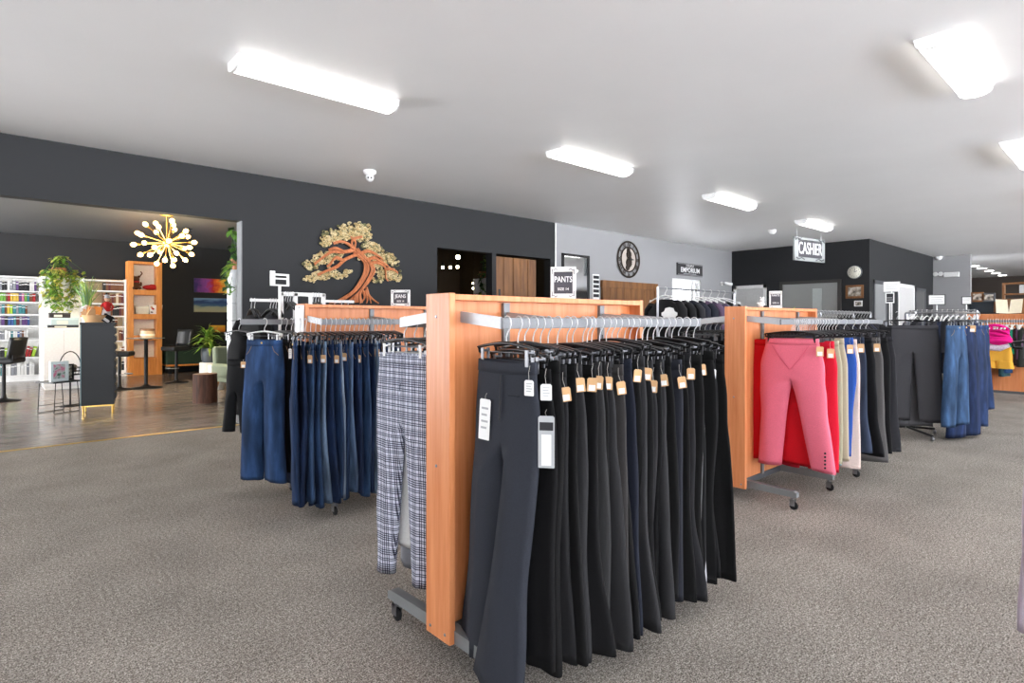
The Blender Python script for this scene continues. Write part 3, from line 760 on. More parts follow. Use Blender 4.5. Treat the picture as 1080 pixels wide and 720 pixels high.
if 0: stand_item(1000,5.9,F0+.9,'black trousers just left of the washed flared jeans',col=(24,24,27),w=.38,hip=.42,knee=.22,hem=.22,length=.98,T=.014,seed=608,twist=.1)

# ---------------------------------------------------------------- tops
def top(loc,rz,label,cat,m,group=None,w=.42,L=.62,sleeve=.5,T=.05,seed=0,neck=.09,name='blouse',hangerbar='white',flare=1.0,m2=None):
    rr=random.Random(seed); t=thing(name,label,cat,loc,rz,group)
    b=MB(); n=28; nl=14; ph=[rr.uniform(0,6) for _ in range(4)]
    rows=[]
    for j in range(nl+1):
        u=j/nl; z=-.02-L*u
        W=w/2*(.36+.64*sstep(0,.12,u))*(1+(flare-1)*u); tt=T*(.5+.7*sstep(0,.25,u))
        if j==0: W=neck
        row=[]
        for i in range(n):
            a=2*pi*i/n; x=W*math.copysign(abs(sin(a))**.8,sin(a)); y=-tt*math.copysign(abs(cos(a))**.8,cos(a))
            y+=.014*u*sin(26*x+ph[0]+2*z)+.008*u*sin(47*x+ph[1])
            row.append(len(b.v)); b.v.append((x,y,z-.035*sstep(0,1,abs(x)/(w/2))*(1-u)))
        rows.append(row)
    for j in range(nl):
        for i in range(n):
            k=(i+1)%n; b.f.append((rows[j][i],rows[j][k],rows[j+1][k],rows[j+1][i])); b.sm.append(True); b.mi.append(0)
    b.build('body',m,t,solid=.004)
    if sleeve:
        for s in (-1,1):
            q=MB(); x0=s*w*.42
            q.tube([(x0,0,-.075),(x0+s*.05,0,-.13),(x0+s*.075,.0,-.13-sleeve*.5),(x0+s*.085,-.01,-.13-sleeve)],[.055,.062,.052,.042],10,flat=.55); q.build('sleeve',m2 or m,t)
    return t
navy=fabric((30,32,44)); blackf=fabric((22,22,24)); plum=fabric((92,74,96)); greyk=fabric((120,118,122))
# rack of jackets in front of the little window
def pipe_rack(label,x0,x1,y,H,m='chrome',along='X',cat='clothes rail'):
    rz=0 if along=='X' else -pi/2
    t=thing('garment_rail',label,cat,(x0,y,0),rz); L=abs(x1-x0)
    MB().tube([(0,0,H),(L,0,H)],.0125,10).build('hang_rail',M[m],t)
    for x in (0,L):
        MB().tube([(x,0,.06),(x,0,H)],.0125,10).build('post',M[m],t)
        o=MB().tube([(x,-.26,.06),(x,.26,.06)],.0125,8).build('base_bar',M[m],t)
        for s in (-1,1): MB().lathe([(.004,-.01),(.02,-.01),(.024,0),(.02,.01),(.004,.01)],12).build('caster',M['rubber'],o,0,(x,s*.24,.025)).rotation_euler=(pi/2,0,.4)
    return t
jy=3.55
pipe_rack('clothes rail of dark jackets in front of the bright window',5.28,6.95,jy,1.60)
JK=[(4.68,blackf,'black hooded jacket at the left end of the jacket rail'),(4.83,blackf,'black jacket second on the jacket rail'),(4.98,fabric((44,44,48)),'charcoal jacket third on the jacket rail'),(5.14,navy,'navy jacket before the window with green plant'),(5.30,navy,'navy coat right of the navy jacket'),(5.46,plum,'dusty plum blouse on the jacket rail'),(5.62,fabric((74,62,84)),'plum and white patterned blouse on the jacket rail'),(5.80,greyk,'grey knit top near the right end of the jacket rail'),(5.94,blackf,'black fur trimmed jacket at the right end of the jacket rail')]
for i,(x,m,l) in enumerate(JK):
    top((x+.74,jy,1.50),RZ+R.uniform(-.25,.25),l,'jacket',m,'jackets by the window',w=.46,L=.72,sleeve=.5,T=.075,seed=700+i,name='hanging_jacket')
    hanger(x+.74,jy,1.612,RZ+R.uniform(-.2,.2),f'white shaped hanger, {ORD[i+1]} on the jacket rail','hangers on the jacket rail',bar='white',w=.2,style='shirt',clips=0)
# white sign topper shape on the front rack rail end
tx,ty=onY(706,2.7),2.7
t=thing('display_topper','white rounded display topper standing among the hangers behind the front rack','display topper',(tx,ty,0),face(tx,ty))
MB().cyl((0,0,.02),(0,0,1.27),.012,n=10).build('post',M['chrome'],t)
MB().lathe([(.19,0),(.19,.012),(.03,.024)],24).build('base',M['chrome'],t)
b=MB(); pts=[(-.06,0),(.06,0),(.06,.035),(.075,.045),(.075,.07),(.05,.085),(.038,.115),(0,.125),(-.038,.115),(-.05,.085),(-.075,.07),(-.075,.045),(-.06,.035)]
b.prism([(p[0]*.85,p[1]*.85+1.255) for p in pts],-.012,.012,axis='Y'); b.build('panel',M['white'],t,.004)
# back rows of clothes seen over the second rack
def row(label,x0,x1,y,H,n,along,cols,L=.75,bar='black',grp='clothes on the back rails',seed=0,desc='back rail'):
    pipe_rack(label,x0,x1,y,H,along=along)
    for i in range(n):
        u=(i+.6)/n
        if along=='X': x,yy,rz=x0+(x1-x0)*u,y,RZ
        else: x,yy,rz=x0,y-abs(x1-x0)*u,pi
        rz+=R.uniform(-.12,.12); c=cols[i%len(cols)]
        cn=('black','dark')[max(c)>30] if max(c)<90 else 'grey'
        top((x,yy,H-.10),rz,f'{cn} top on the {desc}, {ORD[i+1]} from its near end','top',fabric(c),grp,w=.42,L=L,sleeve=.35,T=.03,seed=seed+i)
        hanger(x,yy,H+.014,rz,f'{bar} hanger on the {desc}, {ORD[i+1]} from its near end','hangers on the back rails',bar=bar,w=.2,style='shirt',clips=0)
dk=[(20,20,22),(36,36,42),(26,26,28),(52,50,54),(18,18,22),(40,44,60)]
row('clothes rail of black tops behind the coloured trousers',7.3,9.3,2.72,1.36,17,'X',dk,seed=800,desc='rail behind the coloured trousers')
row('clothes rail of white hangers in front of the grey far wall',10.0,10.78,2.42,1.39,13,'Y',[(44,52,74),(34,34,40),(60,60,66)],bar='white',seed=840,desc='white hanger rail')
row('low clothes rail with white hangers by the cashier window',9.2,10.6,3.35,1.36,10,'X',[(30,34,30),(60,60,60),(24,24,26)],bar='white',seed=870,desc='rail below the cashier window')

# ---------------------------------------------------------------- framed signs
def ornate_sign(label,x,y,z,rz,w,h,lines,cat='sign',name='rack_sign'):
    t=thing(name,label,cat,(x,y,z),rz)
    b=MB(); e=w*.13; d=.008
    b.box(-w/2,-w/2+e,-d,d,0,h); b.box(w/2-e,w/2,-d,d,0,h); b.box(-w/2+e,w/2-e,-d,d,0,h*.16); b.box(-w/2+e,w/2-e,-d,d,h*.84,h)
    b.build('frame',M['white'],t,.002)
    for s in (-1,1):
        for zz,k in ((h*.08,1),(h*.92,-1)):
            q=MB()
            q.tube([(s*w*.46,-d-.001,zz),(s*w*.38,-d-.001,zz+k*h*.035),(s*w*.30,-d-.001,zz-k*h*.02),(s*w*.22,-d-.001,zz+k*h*.02)],w*.014,5)
            q.tube([(s*w*.44,-d-.001,zz+k*h*.03),(s*w*.42,-d-.001,zz+k*h*.10),(s*w*.45,-d-.001,zz+k*h*.16)],w*.014,5); q.build('scroll_ornament',M['darkgrey'],t)
    MB().box(-w/2+e,w/2-e,-.004,.004,h*.16,h*.84).build('panel',M['signgrey'],t)
    for s,sz,zz,sxx in lines:
        text_mesh('lettering',s,sz,M['letter'],t,(0,-.0055,h*zz),(pi/2,0,0),sxx,offset=sz*.012)
    return t
px_,f_=594,0
sx_=onY(594,1.767); ornate_sign('grey framed PANTS sign standing on top of the front rack',sx_,1.767,1.347,RZ+.72,.112,.142,[('PANTS',.036,.60,.74),('SIZE 14',.016,.30,1)])
jx=onY(422.5,3.905); ornate_sign('grey framed JEANS sign standing on the jeans rack',jx,3.905,1.362,RZ+.75,.150,.125,[('JEANS',.038,.60,.85),('SIZE 14',.018,.30,1)])
kx=onY(818,1.975); ornate_sign('grey framed size sign standing on the second rack',kx,1.975,1.347,RZ+.5,.092,.132,[('PANTS',.022,.74,.85),('SIZE 16',.016,.30,.9)])
# little white ornament beside it
ox=onY(803,1.99)
t=thing('ornament','small white ornament standing on the second rack beside the size sign','ornament',(ox,1.99,1.347),RZ+.5)
b=MB(); b.ball((0,0,.022),.024,12); b.ball((.004,-.004,.055),.016,10); b.ball((-.022,0,.03),.012,8); b.ball((.014,0,.074),.007,8); b.ball((-.006,0,.076),.007,8); b.build('body',M['white'],t)
MB().cbox((.028,-.004,.008),(.03,.026,.016)).build('base',M['black'],t,.004)
# cashier hanging sign
cx_,cy_=pw(853.5,11.5)
t=thing('hanging_sign','silver framed CASHIER sign hanging from the ceiling','sign',(cx_,cy_,2.42),math.atan2(-.307,1.835))
w_,h_=1.06,.46
b=MB(); b.box(-w_/2,-w_/2+.13,-.02,.02,0,h_); b.box(w_/2-.1,w_/2,-.02,.02,0,h_); b.box(-w_/2,w_/2,-.02,.02,0,.075); b.box(-w_/2,w_/2,-.02,.02,h_-.05,h_); b.build('frame',mat('silver_frame',(176,180,180),.35,.4),t,.004)
for s in (-1,1):
    q=MB(); q.tube([(s*.50,-.023,.40),(s*.44,-.023,.44),(s*.36,-.023,.42),(s*.30,-.023,.45)],.010,6); q.tube([(s*.48,-.023,.06),(s*.40,-.023,.03),(s*.30,-.023,.06),(s*.2,-.023,.03)],.010,6)
    q.build('scroll_ornament',M['darkgrey'],t)
MB().box(-w_/2+.13,w_/2-.1,-.012,.012,.085,h_-.065).build('panel',M['signgrey'],t)
text_mesh('lettering','CASHIER',.33,M['letter'],t,(.015,-.016,.24),(pi/2,0,0),.63,offset=.003)
for s in (-1,1): MB().tube([(s*.42,0,h_),(s*.42,0,CEIL-2.42)],.006,6).build('hanging_cord',M['whitemetal'],t)
# sign holders on posts among the back rails
def post_sign(label,px,f,z0,z1,w,frame='darkgrey',base=0.0,lines=3,panel='paper'):
    x,y=pw(px,f); t=thing('sign_stand',label,'sign',(x,y,0),face(x,y))
    MB().cyl((0,0,.01),(0,0,z0),.009,n=8).build('post',M['whitemetal'],t)
    MB().lathe([(.14,0),(.14,.012),(.02,.022)],20).build('base',M['whitemetal'],t)
    b=MB(); e=.014
    b.box(-w/2,w/2,-.008,.008,z0,z0+e); b.box(-w/2,w/2,-.008,.008,z1-e,z1); b.box(-w/2,-w/2+e,-.008,.008,z0,z1); b.box(w/2-e,w/2,-.008,.008,z0,z1); b.build('frame',M[frame],t)
    MB().box(-w/2+e,w/2-e,-.004,.004,z0+e,z1-e).build('card',M[panel],t)
    q=MB(); hh=z1-z0
    for k in range(lines): q.box(-w*.36,w*(.36-.08*(k%2)),-.0055,-.004,z0+hh*(.28+.2*k),z0+hh*(.33+.2*k))
    q.build('print',M['greyink'],t)
    return t
f=9.0; post_sign('upper white sign on a post near the cashier corner',940.5,f,zat(307.5,*pw(940,f)),zat(297,*pw(940,f)),.215,'whitemetal')
f=8.4; post_sign('small dark framed sign below the upper white sign',938.5,f,zat(319.5,*pw(938,f)),zat(308.5,*pw(938,f)),.11,'whitemetal',panel='ink',lines=2)
f=9.6; post_sign('dark framed white sign on a post, second from right above the hangers',988,f,zat(321.5,*pw(988,f)),zat(310.5,*pw(988,f)),.235)
f=9.6; post_sign('dark framed white sign at the edge of the grey far wall',1019.5,f,zat(321,*pw(1019,f)),zat(312.5,*pw(1019,f)),.14)

# ---------------------------------------------------------------- on the long wall
def wall_thing(name,label,cat,px,py,Y=WY):
    x=onY(px,Y); return thing(name,label,cat,(x,Y,zat(py,x,Y)))
# mirror
x0,x1=onY(592,WY),onY(620.5,WY); zt=2.50; zb_=.55
t=thing('wall_mirror','tall black framed mirror on the grey wall beside the dark wall','mirror',((x0+x1)/2,WY,zb_)); hw=(x1-x0)/2; e=.045
b=MB(); b.box(-hw,-hw+e,-.04,-.002,0,zt-zb_); b.box(hw-e,hw,-.04,-.002,0,zt-zb_); b.box(-hw,hw,-.04,-.002,0,e); b.box(-hw,hw,-.04,-.002,zt-zb_-e,zt-zb_); b.build('frame',M['black'],t,.004)
MB().box(-hw+e,hw-e,-.02,-.004,e,zt-zb_-e).build('glass',M['mirror'],t)
# small white wall plaque next to it
x=onY(628,WY); t=thing('wall_plaque','narrow black and white striped notice on the grey wall by the plank door','notice',(x,WY,1.66))
MB().box(-.10,.10,-.02,-.001,0,.50).build('board',M['white'],t,.003)
q=MB()
for k in range(5): q.box(-.085,.085,-.022,-.02,.05+.09*k,.11+.09*k)
q.build('print',M['ink'],t)
# skeleton clock
x=onY(662,WY); t=thing('wall_clock','large round skeleton clock with roman numerals on the grey wall','clock',(x,WY-.03,2.52))
dk_=mat('bronze_metal',(58,48,40),.5,.4); rr_=.385
def ring(b,r,th,n=48): b.tube([(r*cos(2*pi*k/n),0,r*sin(2*pi*k/n)) for k in range(n)],th,8,closed=True,flat=.7)
b=MB(); ring(b,rr_-.018,.019); ring(b,rr_*.66,.015); b.build('ring_frame',dk_,t)
MB().lathe([(rr_*.655,0),(rr_*.655,.006)],40).build('dial_back',mat('dial_cream',(196,186,176),.7),t,0,(0,.02,0)).rotation_euler=(pi/2,0,0)
num=['XII','I','II','III','IIII','V','VI','VII','VIII','IX','X','XI']
for k in range(12):
    a=pi/2-2*pi*k/12
    text_mesh('numeral',num[k],.12,dk_,t,(rr_*.815*cos(a),-.004,rr_*.815*sin(a)),(pi/2,pi/2-a,0) if False else (pi/2,-(a-pi/2),0),.8,offset=.004)
b=MB()
for (gx_,gz_,gr) in ((0,.10,.085),(.0,-.07,.10),(.05,.0,.055),(-.04,-.17,.06),(-.02,.19,.05)):
    n=14; pts=[]
    for k in range(n*2): 
        a=2*pi*k/(n*2); r_=gr*(1 if k%2 else .84); pts.append((gx_+r_*cos(a),gz_+r_*sin(a)))
    b.prism(pts,-.012-.002*gr*10,.004,axis='Y')
b.build('gears',dk_,t)
MB().cbox((.06,-.02,0),(.16,.006,.022)).build('hour_hand',M['black'],t); MB().cbox((0,-.024,.10),(.016,.006,.26)).build('minute_hand',M['black'],t)
# plank door panel on the grey wall
x0,x1=onY(633,WY),onY(691,WY); t=thing('plank_panel','wide brown plank barn door standing against the grey wall','barn door',(x0,WY,0)); wd=x1-x0; ht=2.05
for k in range(8): MB().box(k*wd/8+.003,(k+1)*wd/8-.003,-.055,-.02,.02,ht-.13).build('plank',M['oak'],t,.003)
MB().box(-.01,wd+.01,-.075,-.015,ht-.14,ht).build('top_rail',M['oak'],t,.004)
MB().box(0,wd,-.075,-.015,.0,.16).build('bottom_rail',M['oak'],t,.004)
for x in (0,wd-.10): MB().box(x,x+.10,-.07,-.018,.16,ht-.14).build('stile',M['oak'],t,.004)
# emporium sign
x0,x1=onY(713.3,WY),onY(739.8,WY); xm=(x0+x1)/2; z0,z1=2.30,2.585
t=thing('wall_sign','black EMPORIUM sign above the bright window','sign',(xm,WY,z0)); w_=x1-x0; h_=z1-z0
MB().box(-w_/2,w_/2,-.03,-.002,0,h_).build('board',mat('sign_black',(52,50,52),.6),t,.004)
b=MB()
for (a0,a1,c0,c1) in ((-w_/2+.02,w_/2-.02,.012,.020),(-w_/2+.02,w_/2-.02,h_-.02,h_-.012)): b.box(a0,a1,-.0315,-.03,c0,c1)
b.build('border_line',M['greyink'],t)
text_mesh('lettering','EMPORIUM',.155,M['letter'],t,(0,-.033,h_*.44),(pi/2,0,0),1.08,offset=.003)
text_mesh('lettering','COUPLE',.075,M['letter'],t,(-.02,-.033,h_*.80),(pi/2,0,0),1.2)
q=MB(); q.box(-.30,.26,-.0325,-.03,h_*.13,h_*.18); q.build('small_print',M['greyink'],t)
# security cameras
def cam_dome(label,x,y,sx=1):
    t=thing('security_camera',label,'security camera',(x,y,CEIL))
    MB().lathe([(.075,-.0),(.078,-.025),(.055,-.05),(.05,-.055)][::-1],20).build('mount',M['white'],t)
    MB().ball((0,0,-.085),.05,14).build('ball',M['white'],t)
    d=Vector((-x,-y,0)).normalized()
    for k in (-1,1):
        s=Vector((-d.y,d.x,0))*k*.017
        MB().ball((d.x*.043+s.x,d.y*.043+s.y,-.092),.0115,8).build('lens',M['black'],t)
x,y=fl(390,181); f=FPX*(CEIL-CAMH)/(HOR-180); r=f*(390-540)/FPX
cam_dome('white ball security camera on the ceiling above the carved tree',f*cY+r*sY,f*sY-r*cY)
f=FPX*(CEIL-CAMH)/(HOR-242.5); r=f*(814.5-540)/FPX
t=thing('smoke_detector','small white smoke detector on the ceiling left of the cashier sign','smoke detector',(f*cY+r*sY,f*sY-r*cY,CEIL))
MB().lathe([(.04,-.075),(.06,-.07),(.07,-.03),(.075,0)],20).build('case',M['white'],t); MB().lathe([(.035,-.082),(.04,-.074)],16).build('vent',M['whitemetal'],t)
x=onY(760.5,WY); t=thing('wall_camera','small white bullet camera on the grey wall right of the window','security camera',(x,WY,zat(299,x,WY)))
b=MB(); b.lathe([(.05,-.03),(.05,0)],14); o=b.build('plate',M['white'],t); o.rotation_euler=(pi/2,0,0); o.location=(0,-.03,0)
MB().tube([(0,-.03,0),(-.02,-.10,.01),(-.06,-.16,0)],.018,8).build('arm',M['white'],t); MB().cyl((-.03,-.12,.005),(.10,-.24,-.03),.038,n=12).build('body',M['white'],t); MB().cyl((.10,-.24,-.03),(.112,-.252,-.033),.03,n=12).build('lens',M['black'],t)

# ---------------------------------------------------------------- cashier block fittings
def zc(py,Y): return zat(py,XC,Y)
y0,y1=onX(774,XC),onX(808.5,XC); zt=zc(307,(y0+y1)/2)+0.0
b=MB(); ztd=zat(301,XC,onX(790,XC)); e=.08
b.box(XC-.02,XC,y1,y1+e,0,ztd); b.box(XC-.02,XC,y0-e,y0,0,ztd); b.box(XC-.02,XC,y1,y0,ztd-e,ztd)
dr=struct('door_1',b,M['white'])
q=MB(); q.box(XC-.012,XC,y1+e,y0-e,0,ztd-e)
for zz in ((.25,.95),(1.1,ztd-.25)):
    for k in range(2):
        a=y1+e+.12+(y0-y1-2*e-.1)*.5*k; bb=a+(y0-y1-2*e-.1)*.5-.12; q.box(XC-.02,XC-.012,a,bb,*zz)
q.build('door_leaf',mat('pale_door',(198,198,196),.5),dr,.003)
# interior window
y0,y1=onX(826,XC),onX(884,XC); zt=zat(299,XC,(y0+y1)/2); zb_=1.0; e=.07
b=MB(); b.box(XC-.05,XC+.002,y1-e,y1,zb_,zt+e); b.box(XC-.05,XC+.002,y0,y0+e,zb_,zt+e); b.box(XC-.05,XC+.002,y1,y0,zt,zt+e); b.box(XC-.07,XC+.002,y1-e,y0+e,zb_-.05,zb_)
wn=struct('window_2',b,mat('window_trim_dark',(58,56,54),.5))
gm2=mat('grey_glass',(150,152,150),.12,0,.05,1.5,spec=.6)
MB().box(XC-.012,XC-.004,y1,y0,zb_,zt).build('window_pane',gm2,wn)
ym=onX(862,XC); MB().box(XC-.02,XC-.012,ym-.10,ym+.10,zb_,zt-.12).build('window_blind',mat('pale_blind',(176,182,180),.5),wn)
# clock, pictures on the cashier wall
yk=onX(901.7,XC); t=thing('wall_clock','round cream clock on the dark cashier wall','clock',(XC,yk,zat(287,XC,yk)),-pi/2)
o=MB().lathe([(.135,0),(.15,.004),(.15,.04),(.14,.045)],32).build('rim',M['darkgrey'],t); o.rotation_euler=(pi/2,0,0)
o=MB().lathe([(.136,.046),(.136,.048),(0,.049)],32).build('dial',mat('clock_face',(226,222,208),.6),t); o.rotation_euler=(pi/2,0,0)
for k in range(12):
    a=pi/2-2*pi*k/12; text_mesh('numeral',str(k if k else 12),.032,M['ink'],t,(.105*cos(a),-.050,.105*sin(a)),(pi/2,0,0))
MB().cbox((.03,-.052,.012),(.06,.004,.01),ry=-.4).build('hour_hand',M['ink'],t); MB().cbox((.01,-.055,.045),(.008,.004,.09),ry=.2).build('minute_hand',M['ink'],t)
def picture(label,X,Y,z0,z1,w,rz,fm,cols,mat_=True,name='framed_picture',cat='picture'):
    t=thing(name,label,cat,(X,Y,z0),rz); h=z1-z0; e=min(w,h)*.16
    b=MB(); b.box(-w/2,w/2,-.03,-.001,0,e); b.box(-w/2,w/2,-.03,-.001,h-e,h); b.box(-w/2,-w/2+e,-.03,-.001,e,h-e); b.box(w/2-e,w/2,-.03,-.001,e,h-e); b.build('frame',fm,t,.003)
    m,ns,lk,bs=newmat('print_art'); tc=ns.new('ShaderNodeTexCoord'); nz=sock(ns,'ShaderNodeTexNoise',Scale=9/max(w,.1)*.4,Detail=3); lk.new(tc.outputs['Object'],nz.inputs['Vector'])
    r=ramp(ns,cols); lk.new(nz.outputs['Fac'],r.inputs['Fac']); lk.new(r.outputs['Color'],bs.inputs['Base Color'])
    MB().box(-w/2+e,w/2-e,-.015,-.002,e,h-e).build('print',m,t)
    return t
ART=[(.35,(70,64,58)),(.5,(150,140,126)),(.65,(214,208,198))]
yk=onX(901.5,XC); picture('brown wood framed picture below the cream clock',XC,yk,zat(314.5,XC,yk),zat(300.5,XC,yk),.36,-pi/2,M['oak'],ART)
yk=onX(905.5,XC); picture('tiny cream framed picture under the brown picture',XC,yk,zat(323,XC,yk),zat(317,XC,yk),.16,-pi/2,M['white'],ART)
# side wall doors (plane Y=YC)
def side_x(px): return onY(px,YC)
def sdoor(name,pa,pb,pt,leaf,trim,open_=False):
    xa,xb=side_x(pa),side_x(pb); zt=zat(pt,(xa+xb)/2,YC); e=.08
    b=MB(); b.box(xa,xa+e,YC-.02,YC,0,zt); b.box(xb-e,xb,YC-.02,YC,0,zt); b.box(xa,xb,YC-.02,YC,zt-e,zt); d=struct(name,b,trim)
    MB().box(xa+e,xb-e,YC-.01,YC,0,zt-e).build('door_leaf',leaf,d)
    MB().lathe([(.02,0),(.03,.03),(.02,.05)],12).build('door_handle',M['chrome'],d,0,(xa+e+.07,YC-.01,1.0)).rotation_euler=(pi/2,0,0)
    return d
sdoor('door_2',921,935,296,mat('grey_door',(140,142,142),.5),M['darkgrey'])
sdoor('door_3',947,964,300,mat('pale_door',(205,204,202),.5),M['white'])
sdoor('door_4',965,976,304,mat('grey_door_dark',(92,92,92),.5),M['darkgrey'])
# exit light on the far grey wall
yk=onX(1005,XD); t=thing('emergency_light','white twin-head emergency light on the grey far wall','emergency light',(XD,yk,zat(289.5,XD,yk)),-pi/2)
MB().cbox((-.02,-.05,0),(.34,.09,.13)).build('case',M['white'],t,.01)
for x in (-.26,-.38): MB().lathe([(.02,0),(.055,.03),(.06,.06),(.05,.07)],14).build('lamp_head',M['whitemetal'],t,0,(x,-.02,.03)).rotation_euler=(pi/2,0,0)
MB().tube([(-.40,-.02,.03),(-.15,-.02,.03)],.014,6).build('bracket',M['white'],t)
yk=onX(990,XD); t=thing('motion_sensor','small white sensor at the top of the grey far wall','sensor',(XD,yk,zat(271,XD,yk)),-pi/2)
MB().lathe([(.09,0),(.08,.06),(.04,.1)],14).build('case',M['white'],t).rotation_euler=(pi/2,0,0)
# recessed lights in the far ceiling
M['down']=emis('downlight',(255,252,244),14)
for i,(px,py) in enumerate(((1027.5,280),(1035.5,282.6),(1043.5,285.2),(1050.5,287.6),(1057,289.8))):
    f=FPX*(CEIL-CAMH)/(HOR-py); r=f*(px-540)/FPX
    t=thing('recessed_light',f'round recessed ceiling light at far right, {ORD[i+1]} from the left of five','recessed light',(f*cY+r*sY,f*sY-r*cY,CEIL),0,'recessed lights at far right')
    MB().lathe([(.13,-.012),(.18,-.008),(.18,0)],20).build('trim_ring',M['white'],t); MB().lathe([(.12,-.02),(.125,-.012)],20).build('lens',M['down'],t)

# ---------------------------------------------------------------- far right rack: clothes and things on top
fr=12.14; rx=fr-.295     # front rail plane X (rack runs along -Y)
def fy_(px): return onX(px,rx)
yy=fy_(1051)
t=top((rx-.02,yy,1.20),-pi/2+0,'bright pink scarf draped over a hanger above yellow shorts','scarf',fabric((226,22,132)),w=.34,L=.34,sleeve=0,T=.09,seed=901,name='hanging_scarf',flare=1.15)
q=MB()
for k in range(6):
    z=-.05-.045*k; n=16
    q.tube([( (.145+.012*k)*cos(2*pi*i/n), (-.075-.008*k)+.05*sin(2*pi*i/n)-.02, z-.03*sin(2*pi*i/n+k)-.03*cos(2*pi*i/n)**2) for i in range(n)],.022,6,closed=True)
q.build('scarf_fold',fabric((226,22,132)),t)
pm=mat('floral_cloth',(206,190,206),.8,0,.3,40)
MB().tube([(-.15,-.09,-.30),(-.05,-.12,-.37),(.06,-.12,-.38),(.17,-.09,-.33)],[.03,.05,.05,.03],8).build('patterned_hem',pm,t)
hanger(rx,yy,1.2755,RZ,'white hanger holding the pink scarf','hangers on the far right rack',bar='white',w=.2,style='shirt',clips=0)
trousers((rx-.03,yy+.0,.86),RZ,'yellow shorts hanging below the pink scarf',(238,176,66),None,cat='shorts',w=.36,hip=.40,knee=.21,hem=.22,length=.36,rise=.24,T=.03,seed=902,fold=.012,splay=.01,twist=.1)
CL=[(1036,(24,22,24),'black long top left of the yellow shorts',.95),(1066,(30,140,104),'emerald green top beside the pink scarf',.42),(1069,(38,30,32),'dark brown top right of the green top',.6),(1072,(90,60,90),'purple top at the right end of the far rack',.5),(1076,(30,34,30),'black top cut by the picture\'s right edge',.62),(1062,(40,70,110),'blue striped top under the green one',.72),(1058,(60,96,104),'teal top behind the yellow shorts',.78)]
for i,(px,c,l,L) in enumerate(CL):
    y=fy_(px); top((rx+.10,y,1.17),RZ+pi/2+R.uniform(-.2,.2),l,'top',fabric(c),'tops on the far right rack',w=.26,L=L,sleeve=.2,T=.035,seed=910+i)
for i in range(14):
    y=fy_(1042+2.8*i); hanger(rx,y,1.2755,pi+R.uniform(-.2,.2),f'white hanger on the far right rack, {ORD[i+1]} from the left','hangers on the far right rack',bar='white',w=.2,style='shirt',clips=0)
ZT=1.36
def ry(px): return onX(px,fr)
y=ry(1038); t=thing('display_box','long black display tray on top of the far right rack','tray',(fr,y,ZT),RZ)
MB().box(-.22,.20,-.07,.06,0,.025).build('base',M['black'],t,.003); MB().box(-.22,.20,.045,.06,.025,.20).build('back',mat('slate_blue_board',(40,48,56),.6),t,.003); MB().box(-.22,-.20,-.07,.045,.025,.20).build('side',M['black'],t)
y=ry(1031); picture('small wooden framed picture at the left on the far right rack',fr+.01,y,ZT+.20,ZT+.36,.17,RZ,M['oak'],ART,name='small_frame')
y=ry(1043); picture('small mottled framed picture second on the far right rack',fr+.01,y,ZT+.20,ZT+.34,.17,RZ,M['darkgrey'],ART,name='small_frame')
y=ry(1064.5); t=thing('open_book','open book with cream pages propped on the far right rack','book',(fr-.045,y,ZT),RZ)
for s in (-1,1):
    b=MB(); b.prism([(0,0),(s*.155,.012),(s*.165,.235),(s*.02,.225)],-.016,.0,axis='Y'); o=b.build('page_block',mat('cream_pages',(232,222,196),.8),t,.003); o.rotation_euler=(-.18,0,s*-.12)
b=MB(); b.box(-.19,.19,.004,.012,0,.245); o=b.build('cover',M['oak'],t); o.rotation_euler=(-.18,0,0)
y=ry(1083); t=thing('wooden_crate','brown wooden crate shelf standing on the far right rack','crate',(fr+.045,y,ZT),RZ)
for (a0,a1,z0,z1,y0_,y1_) in ((-.30,-.27,0,.50,-.05,.05),(.27,.30,0,.50,-.05,.05),(-.27,.27,.47,.50,-.05,.05),(-.27,.27,.30,.325,-.05,.05),(-.27,.27,0,.03,-.05,.05)):
    MB().box(a0,a1,y0_,y1_,z0,z1).build('board',M['oak'],t,.003)
MB().cbox((.02,-.02,.39),(.22,.04,.13)).build('grey_card_inside',M['greycard'],t)
# lilac garment at the right edge
x,y=pw(1137,2.0)
t=thing('garment_stand','slim chrome stand holding the lilac trousers at the right edge','clothes stand',(x+.12,y-.10,0),0)
MB().cyl((0,0,.02),(0,0,1.30),.012,n=10).build('post',M['chrome'],t); MB().lathe([(.16,0),(.16,.012),(.02,.02)],24).build('base',M['chrome'],t); MB().tube([(0,0,1.27),(-.16,.13,1.27)],.008,8).build('arm',M['chrome'],t)
rzl=face(x,y)+.1
t=trousers((x,y,1.10),rzl,'lilac trousers with white hems cut by the picture\'s right edge',(226,214,236),None,w=.26,hip=.28,knee=.16,hem=.19,length=.97,T=.02,seed=950,fold=.006,twist=.1)
hanger(x,y,1.276,rzl,'black clip hanger holding the lilac trousers',None,w=.172)
# four leafy plant by the cashier window
x,y=pw(834,12.2); t=thing('potted_plant','leafy green plant standing in front of the cashier window','plant',(x,y,0))
MB().lathe([(.13,0),(.17,.4),(.18,.42),(.15,.40),(0,.40)],20).build('pot',M['white'],t)
b=MB(); rr=random.Random(4)
for k in range(90):
    a=rr.uniform(0,6.28); e_=rr.uniform(.15,1.3); p=(rr.uniform(-.1,.1),rr.uniform(-.1,.1),.45+rr.uniform(.4,.95)); b.leaf(p,(cos(a)*cos(e_),sin(a)*cos(e_),sin(e_)),rr.uniform(.2,.36),.08,.8,k%2)
b.build('foliage',[M['green'],M['lgreen']],t)
MB().tube([(0,0,.4),(.02,0,.8),(0,.02,1.2)],.02,6).build('stem',M['oak'],t)
